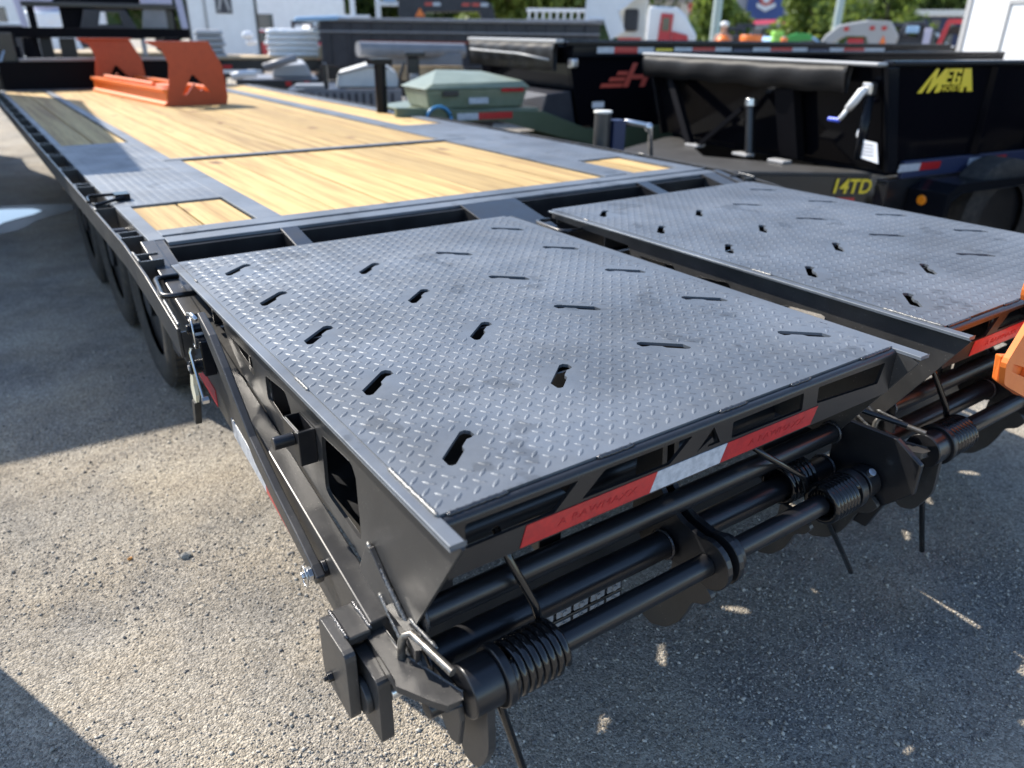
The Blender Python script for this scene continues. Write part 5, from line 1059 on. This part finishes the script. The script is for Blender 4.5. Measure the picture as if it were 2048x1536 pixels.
def person(label, px, d, shirt, trousers, hat):
    p = W(px, 80, d); az = math.atan2(p.y, p.x)-math.pi/2; o = thing('person', label, 'person', (p.x, p.y, 0), az)
    me = bpy.data.meshes.new('body'); V = [(0, 0, .95), (0, 0, 1.15), (0, 0, 1.38), (0, -.01, 1.50), (0, -.02, 1.60), (0, -.02, 1.72), (.18, 0, 1.40), (.27, -.05, 1.12), (.24, -.22, .95), (-.18, 0, 1.40), (-.27, -.05, 1.12), (-.24, -.22, .95), (.10, 0, .90), (.12, -.03, .50), (.13, 0, .09), (.14, -.14, .05), (-.10, 0, .90), (-.12, .0, .50), (-.13, .05, .09), (-.14, -.09, .05)]
    Eg = [(0, 1), (1, 2), (2, 3), (3, 4), (4, 5), (2, 6), (6, 7), (7, 8), (2, 9), (9, 10), (10, 11), (0, 12), (12, 13), (13, 14), (14, 15), (0, 16), (16, 17), (17, 18), (18, 19)]
    me.from_pydata(V, Eg, []); ob = bpy.data.objects.new('body', me); COL.objects.link(ob); ob.parent = o
    sk = ob.modifiers.new('skin', 'SKIN'); R = [.16, .15, .17, .06, .095, .07, .07, .05, .038, .07, .05, .038, .10, .075, .05, .045, .10, .075, .05, .045]
    for i, r in enumerate(R): me.skin_vertices[0].data[i].radius = (r, r*.85 if i < 3 else r)
    me.skin_vertices[0].data[0].use_root = True; ob.modifiers.new('sub', 'SUBSURF').render_levels = 2; me.materials.append(M['skin'])
    b = MB(); b.tube([(0, 0, .93), (0, 0, 1.1), (0, 0, 1.3), (0, 0, 1.44)], [.185, .185, .215, .12], 14); b.build('vest', shirt, o, smooth=True)
    for sx in (.11, -.11): b = MB(); b.tube([(sx, 0, .95), (sx*1.1, -.02, .5), (sx*1.2, .02, .10)], [.13, .10, .085], 12); b.build('trouser_leg', trousers, o, smooth=True)
    b = MB(); b.ball((0, -.02, 1.72), .125, 1, 1.1, .62, 8, 14); b.build('cap', hat, o, smooth=True)
person('person in white cap and orange vest standing beyond the tape-railed dump trailer', 1446, 24, 'orange2', 'dgrey', 'white')

# more machinery and vehicles crowding the back of the lot
def compact_loader(label, px, d, c, sc=1., turn=0.):
    o = face_root('compact_loader', label, 'loader', px, d, None, turn)
    b = MB(); b.prism([(-.9*sc, .35*sc), (.9*sc, .35*sc), (.95*sc, .9*sc), (.5*sc, 1.05*sc), (-.85*sc, 1.05*sc)], 'y', .2*sc, 1.3*sc); b.build('loader_body', c, o, .04)
    b = MB(); b.prism([(-.6*sc, 1.051*sc), (.45*sc, 1.051*sc), (.35*sc, 1.95*sc), (-.5*sc, 1.95*sc)], 'y', .35*sc, 1.15*sc, [[(-.42*sc, 1.2*sc), (.28*sc, 1.2*sc), (.22*sc, 1.8*sc), (-.38*sc, 1.8*sc)]]); b.build('cab_frame', 'dgrey', o, .03)
    b = MB(); b.tube([(-.8*sc, .15*sc, 1.3*sc), (.6*sc, .15*sc, 1.2*sc), (1.15*sc, .15*sc, .55*sc)], .07*sc, 6); b.build('lift_arm', c, o)
    b = MB(); b.prism([(1.1*sc, .15*sc), (1.7*sc, .15*sc), (1.45*sc, .55*sc), (1.1*sc, .6*sc)], 'y', .1*sc, 1.4*sc); b.build('bucket', 'grey', o, .02)
    for x in (-.5, .5): small_wheel(o, x*sc, .0, .36*sc, .19*sc)
    return o
for a in (('orange loader left of the orange barrel, under the canopy end', 1472, 34, 'orange2', .9), ('crimson loader under the left of the crimson canopy', 1492, 40, 'crimson', 1.), ('white loader under the middle of the crimson canopy', 1548, 38, 'white', .9, .6),
          ('grey loader in front of the navy shop', 1800, 34, 'lgrey', 1., .3), ('yellow loader in front of the navy shop, nearer the red frame', 1868, 36, 'yellow', .9), ('crimson loader behind the white ladder-sided trailer', 1160, 34, 'crimson', .9, .4),
          ('orange loader far off between the camper and the white pickup', 612, 30, 'orange2', .9), ('crimson loader far off left of the pale blue car', 668, 28, 'crimson', .8, .5), ('pale grey loader behind the upright ramps', 150, 24, 'lgrey', 1.)): compact_loader(*a)
vehicle('pickup_truck', 'white pickup in front of the navy shop', 1830, 42, 5.2, 'white')
vehicle('pickup_truck', 'grey pickup beyond the tan building corner', 1400, 44, 5.2, 'lgrey', turn=.2)
vehicle('camper_trailer', 'white camper far off at the left edge', 60, 36, 5.5, 'white')
vehicle('pickup_truck', 'dark red pickup far behind the black gooseneck arch', 1035, 40, 5.2, 'crimson')

# trees and bushes
def leaves(name, c, rx, ry, rz, n, size, m, parent):
    k = 16; cen = rs.normal(size=(k, 3)); cen /= np.linalg.norm(cen, axis=1)[:, None]; cen *= (.35+.45*rs.rand(k))[:, None]; rad = .28+.22*rs.rand(k)
    w_ = rs.randint(0, k, n); p = rs.normal(size=(n, 3)); p /= np.linalg.norm(p, axis=1)[:, None]; p = cen[w_]+p*(rad[w_]*rs.rand(n)**.35)[:, None]; p *= np.array([rx, ry, rz]); p += np.array(c)
    u = rs.normal(size=(n, 3)); u /= np.linalg.norm(u, axis=1)[:, None]; v = np.cross(u, rs.normal(size=(n, 3))); v /= np.linalg.norm(v, axis=1)[:, None]
    s = (size*(.6+.8*rs.rand(n)))[:, None]; V = np.stack([p-u*s, p+v*s*.5, p+u*s, p-v*s*.5], 1).reshape(-1, 3)
    me = bpy.data.meshes.new(name); me.from_pydata(V.tolist(), [], [(4*i, 4*i+1, 4*i+2, 4*i+3) for i in range(n)]); me.materials.append(M[m]); o = bpy.data.objects.new(name, me); COL.objects.link(o); o.parent = parent; return o
def tree(label, px, d, H, r, m, n=5000, name='broadleaf_tree', zc=None, grp='trees along the back of the lot'):
    p = W(px, 80, d); o = thing(name, label, 'tree' if 'tree' in name else 'bush', (p.x, p.y, 0), random.uniform(0, 6), grp)
    b = MB(); b.tube([(0, 0, 0), (.1, .05, H*.3), (0, .1, H*.6), (.05, 0, H*.85)], [H*.025, H*.02, H*.013, H*.004], 8)
    for q in range(5): a = q*1.26+.3; b.tube([(0, .05, H*(.28+.08*q)), (r*.3*math.cos(a), r*.3*math.sin(a), H*(.42+.08*q)), (r*.7*math.cos(a), r*.7*math.sin(a), H*(.5+.08*q))], [H*.012, H*.008, H*.003], 6)
    b.build('trunk', 'bark', o, smooth=True); leaves('crown', (0, 0, H*(.58 if zc is None else zc)), r, r, H*(.44 if zc is None else .5), n, .035*H if H > 4 else .14, m, o)
for i, (px, d, H, r, m) in enumerate([(600, 60, 9, 5, 'leaf2'), (700, 58, 8, 4.5, 'leaf2'), (760, 60, 9, 5, 'leaf2'), (890, 60, 9, 5, 'leaf2'), (985, 52, 7, 3.6, 'leaf'), (1045, 50, 8, 4, 'leaf'), (1100, 55, 9, 4.2, 'leaf2'), (1150, 50, 8, 3.6, 'leaf'), (1290, 80, 10, 6, 'leaf2'), (1410, 80, 10, 6, 'leaf2'), (1610, 85, 11, 7, 'leaf2'), (1750, 85, 11, 8, 'leaf2'), (1850, 85, 12, 8, 'leaf2'), (1930, 85, 11, 7, 'leaf2'), (20, 42, 5, 3.4, 'leaf2'), (-60, 47, 5, 4, 'leaf2'), (330, 60, 9, 6, 'leaf2'), (480, 70, 9, 6, 'leaf2'), (200, 60, 9, 6, 'leaf2'), (2100, 80, 11, 7, 'leaf2')]):
    side = ['behind the striped camper', 'behind the white pickup', 'behind the white stand', 'behind the black gooseneck arch', 'right of the black gooseneck arch', 'above the pale end of the dark dump trailer', 'left of the ladder-sided trailer', 'behind the ladder-sided trailer', 'behind the white gooseneck', 'behind the tan building', 'behind the blue hall', 'behind the tall shop sign', 'behind the navy shop', 'right of the navy shop', 'at the left edge', 'beyond the left edge', 'behind the upright ramps', 'behind the white enclosed trailer', 'behind the black headboard', 'behind the large white trailer'][i]
    tree(('sunlit leafy tree ' if m == 'leaf' else 'dark dense tree ')+side, px, d, H, r, m, 4200)
for px, d, H, r, lab in ((1408, 30, 3.2, 1.0, 'slim yellow-green bush left of the pale lamp post'), (1450, 45, 3.6, 1.4, 'dark round bush right of the pale lamp post'), (1625, 38, 4.3, 2.0, 'broad yellow-green bush between the blue hall and the sign'), (1765, 40, 4.0, 1.9, 'rounded yellow-green bush right of the shop sign')):
    tree(lab, px, d, H, r, 'leaf', 3500, 'garden_bush', .55, 'bushes along the back of the lot')
# hill of woods closing the view
b = MB(); n = 40; vs = []
for i in range(n+1):
    a = math.radians(-30+150*i/n); R0 = 170; h = 14+4*math.sin(i*.7)+2*math.sin(i*1.9)
    for R1, z in ((R0, -.3), (R0+20, h), (R0+90, h+4), (R0+90, -.3)): vs.append((R1*math.sin(a), R1*math.cos(a), z))
b.add(vs, [(i*4+k, i*4+(k+1) % 4, (i+1)*4+(k+1) % 4, (i+1)*4+k) for i in range(n) for k in range(4)])
hm_ = mat('wooded_slope', (.028, .05, .02), .9, noise=(.12, (.06, .10, .03), .4, .62), bump=(.4, 1., 3.)); tag(b.build('hill', hm_, smooth=True), kind='structure')

# unseen box truck, added left of the view and sized to shade the deck
BT = thing('shade_box_truck', 'unseen white box truck added left of the view to shade the deck', 'truck', (-.28, 5.78, 0), math.radians(-4.0))
b = MB(); b.box(-2.25, 0, 0, 4.25, .75, 3.0); b.build('cargo_box', 'white', BT, .03)
b = MB(); b.prism([(4.27, .55), (4.27, 1.95), (5.2, 1.95), (5.65, 1.35), (6.4, 1.2), (6.45, .55)], 'x', -2.1, -.25); b.build('cab', 'white', BT, .06, seg=3)
b = MB(); b.box(-2.0, -.2, .1, 6.3, .45, .54); b.build('chassis', 'black', BT)
for y in (.9, 5.75):
    for x in (-.32, -2.15):
        m = MB(); m.cyl((x, y, .42), (x+.24, y, .42), .42, 28); t_ = m.build('tyre', 'rubber', BT, smooth=30); m = MB(); m.cyl((x-.005, y, .42), (x+.245, y, .42), .22, 20); m.build('rim', 'lgrey', t_, smooth=30)
BL = thing('barrel', 'unseen yellow barrel added left of the view to shade the near gravel', 'barrel', (-.645, 2.33, 0))  # out-of-view barrel, added only for the shadow it throws on the ground
b = MB(); b.tube([(0, 0, .02), (0, 0, .6), (0, 0, 1.12), (0, 0, 1.16)], [.19, .18, .17, .15], 28); b.build('barrel_body', 'yellow', BL, smooth=30)
b = MB(); b.cyl((0, 0, 0), (0, 0, .019), .24, 28); b.build('barrel_base', 'rubber', BL)

for o in list(bpy.data.objects):
    if '_world' in o: del o['_world']
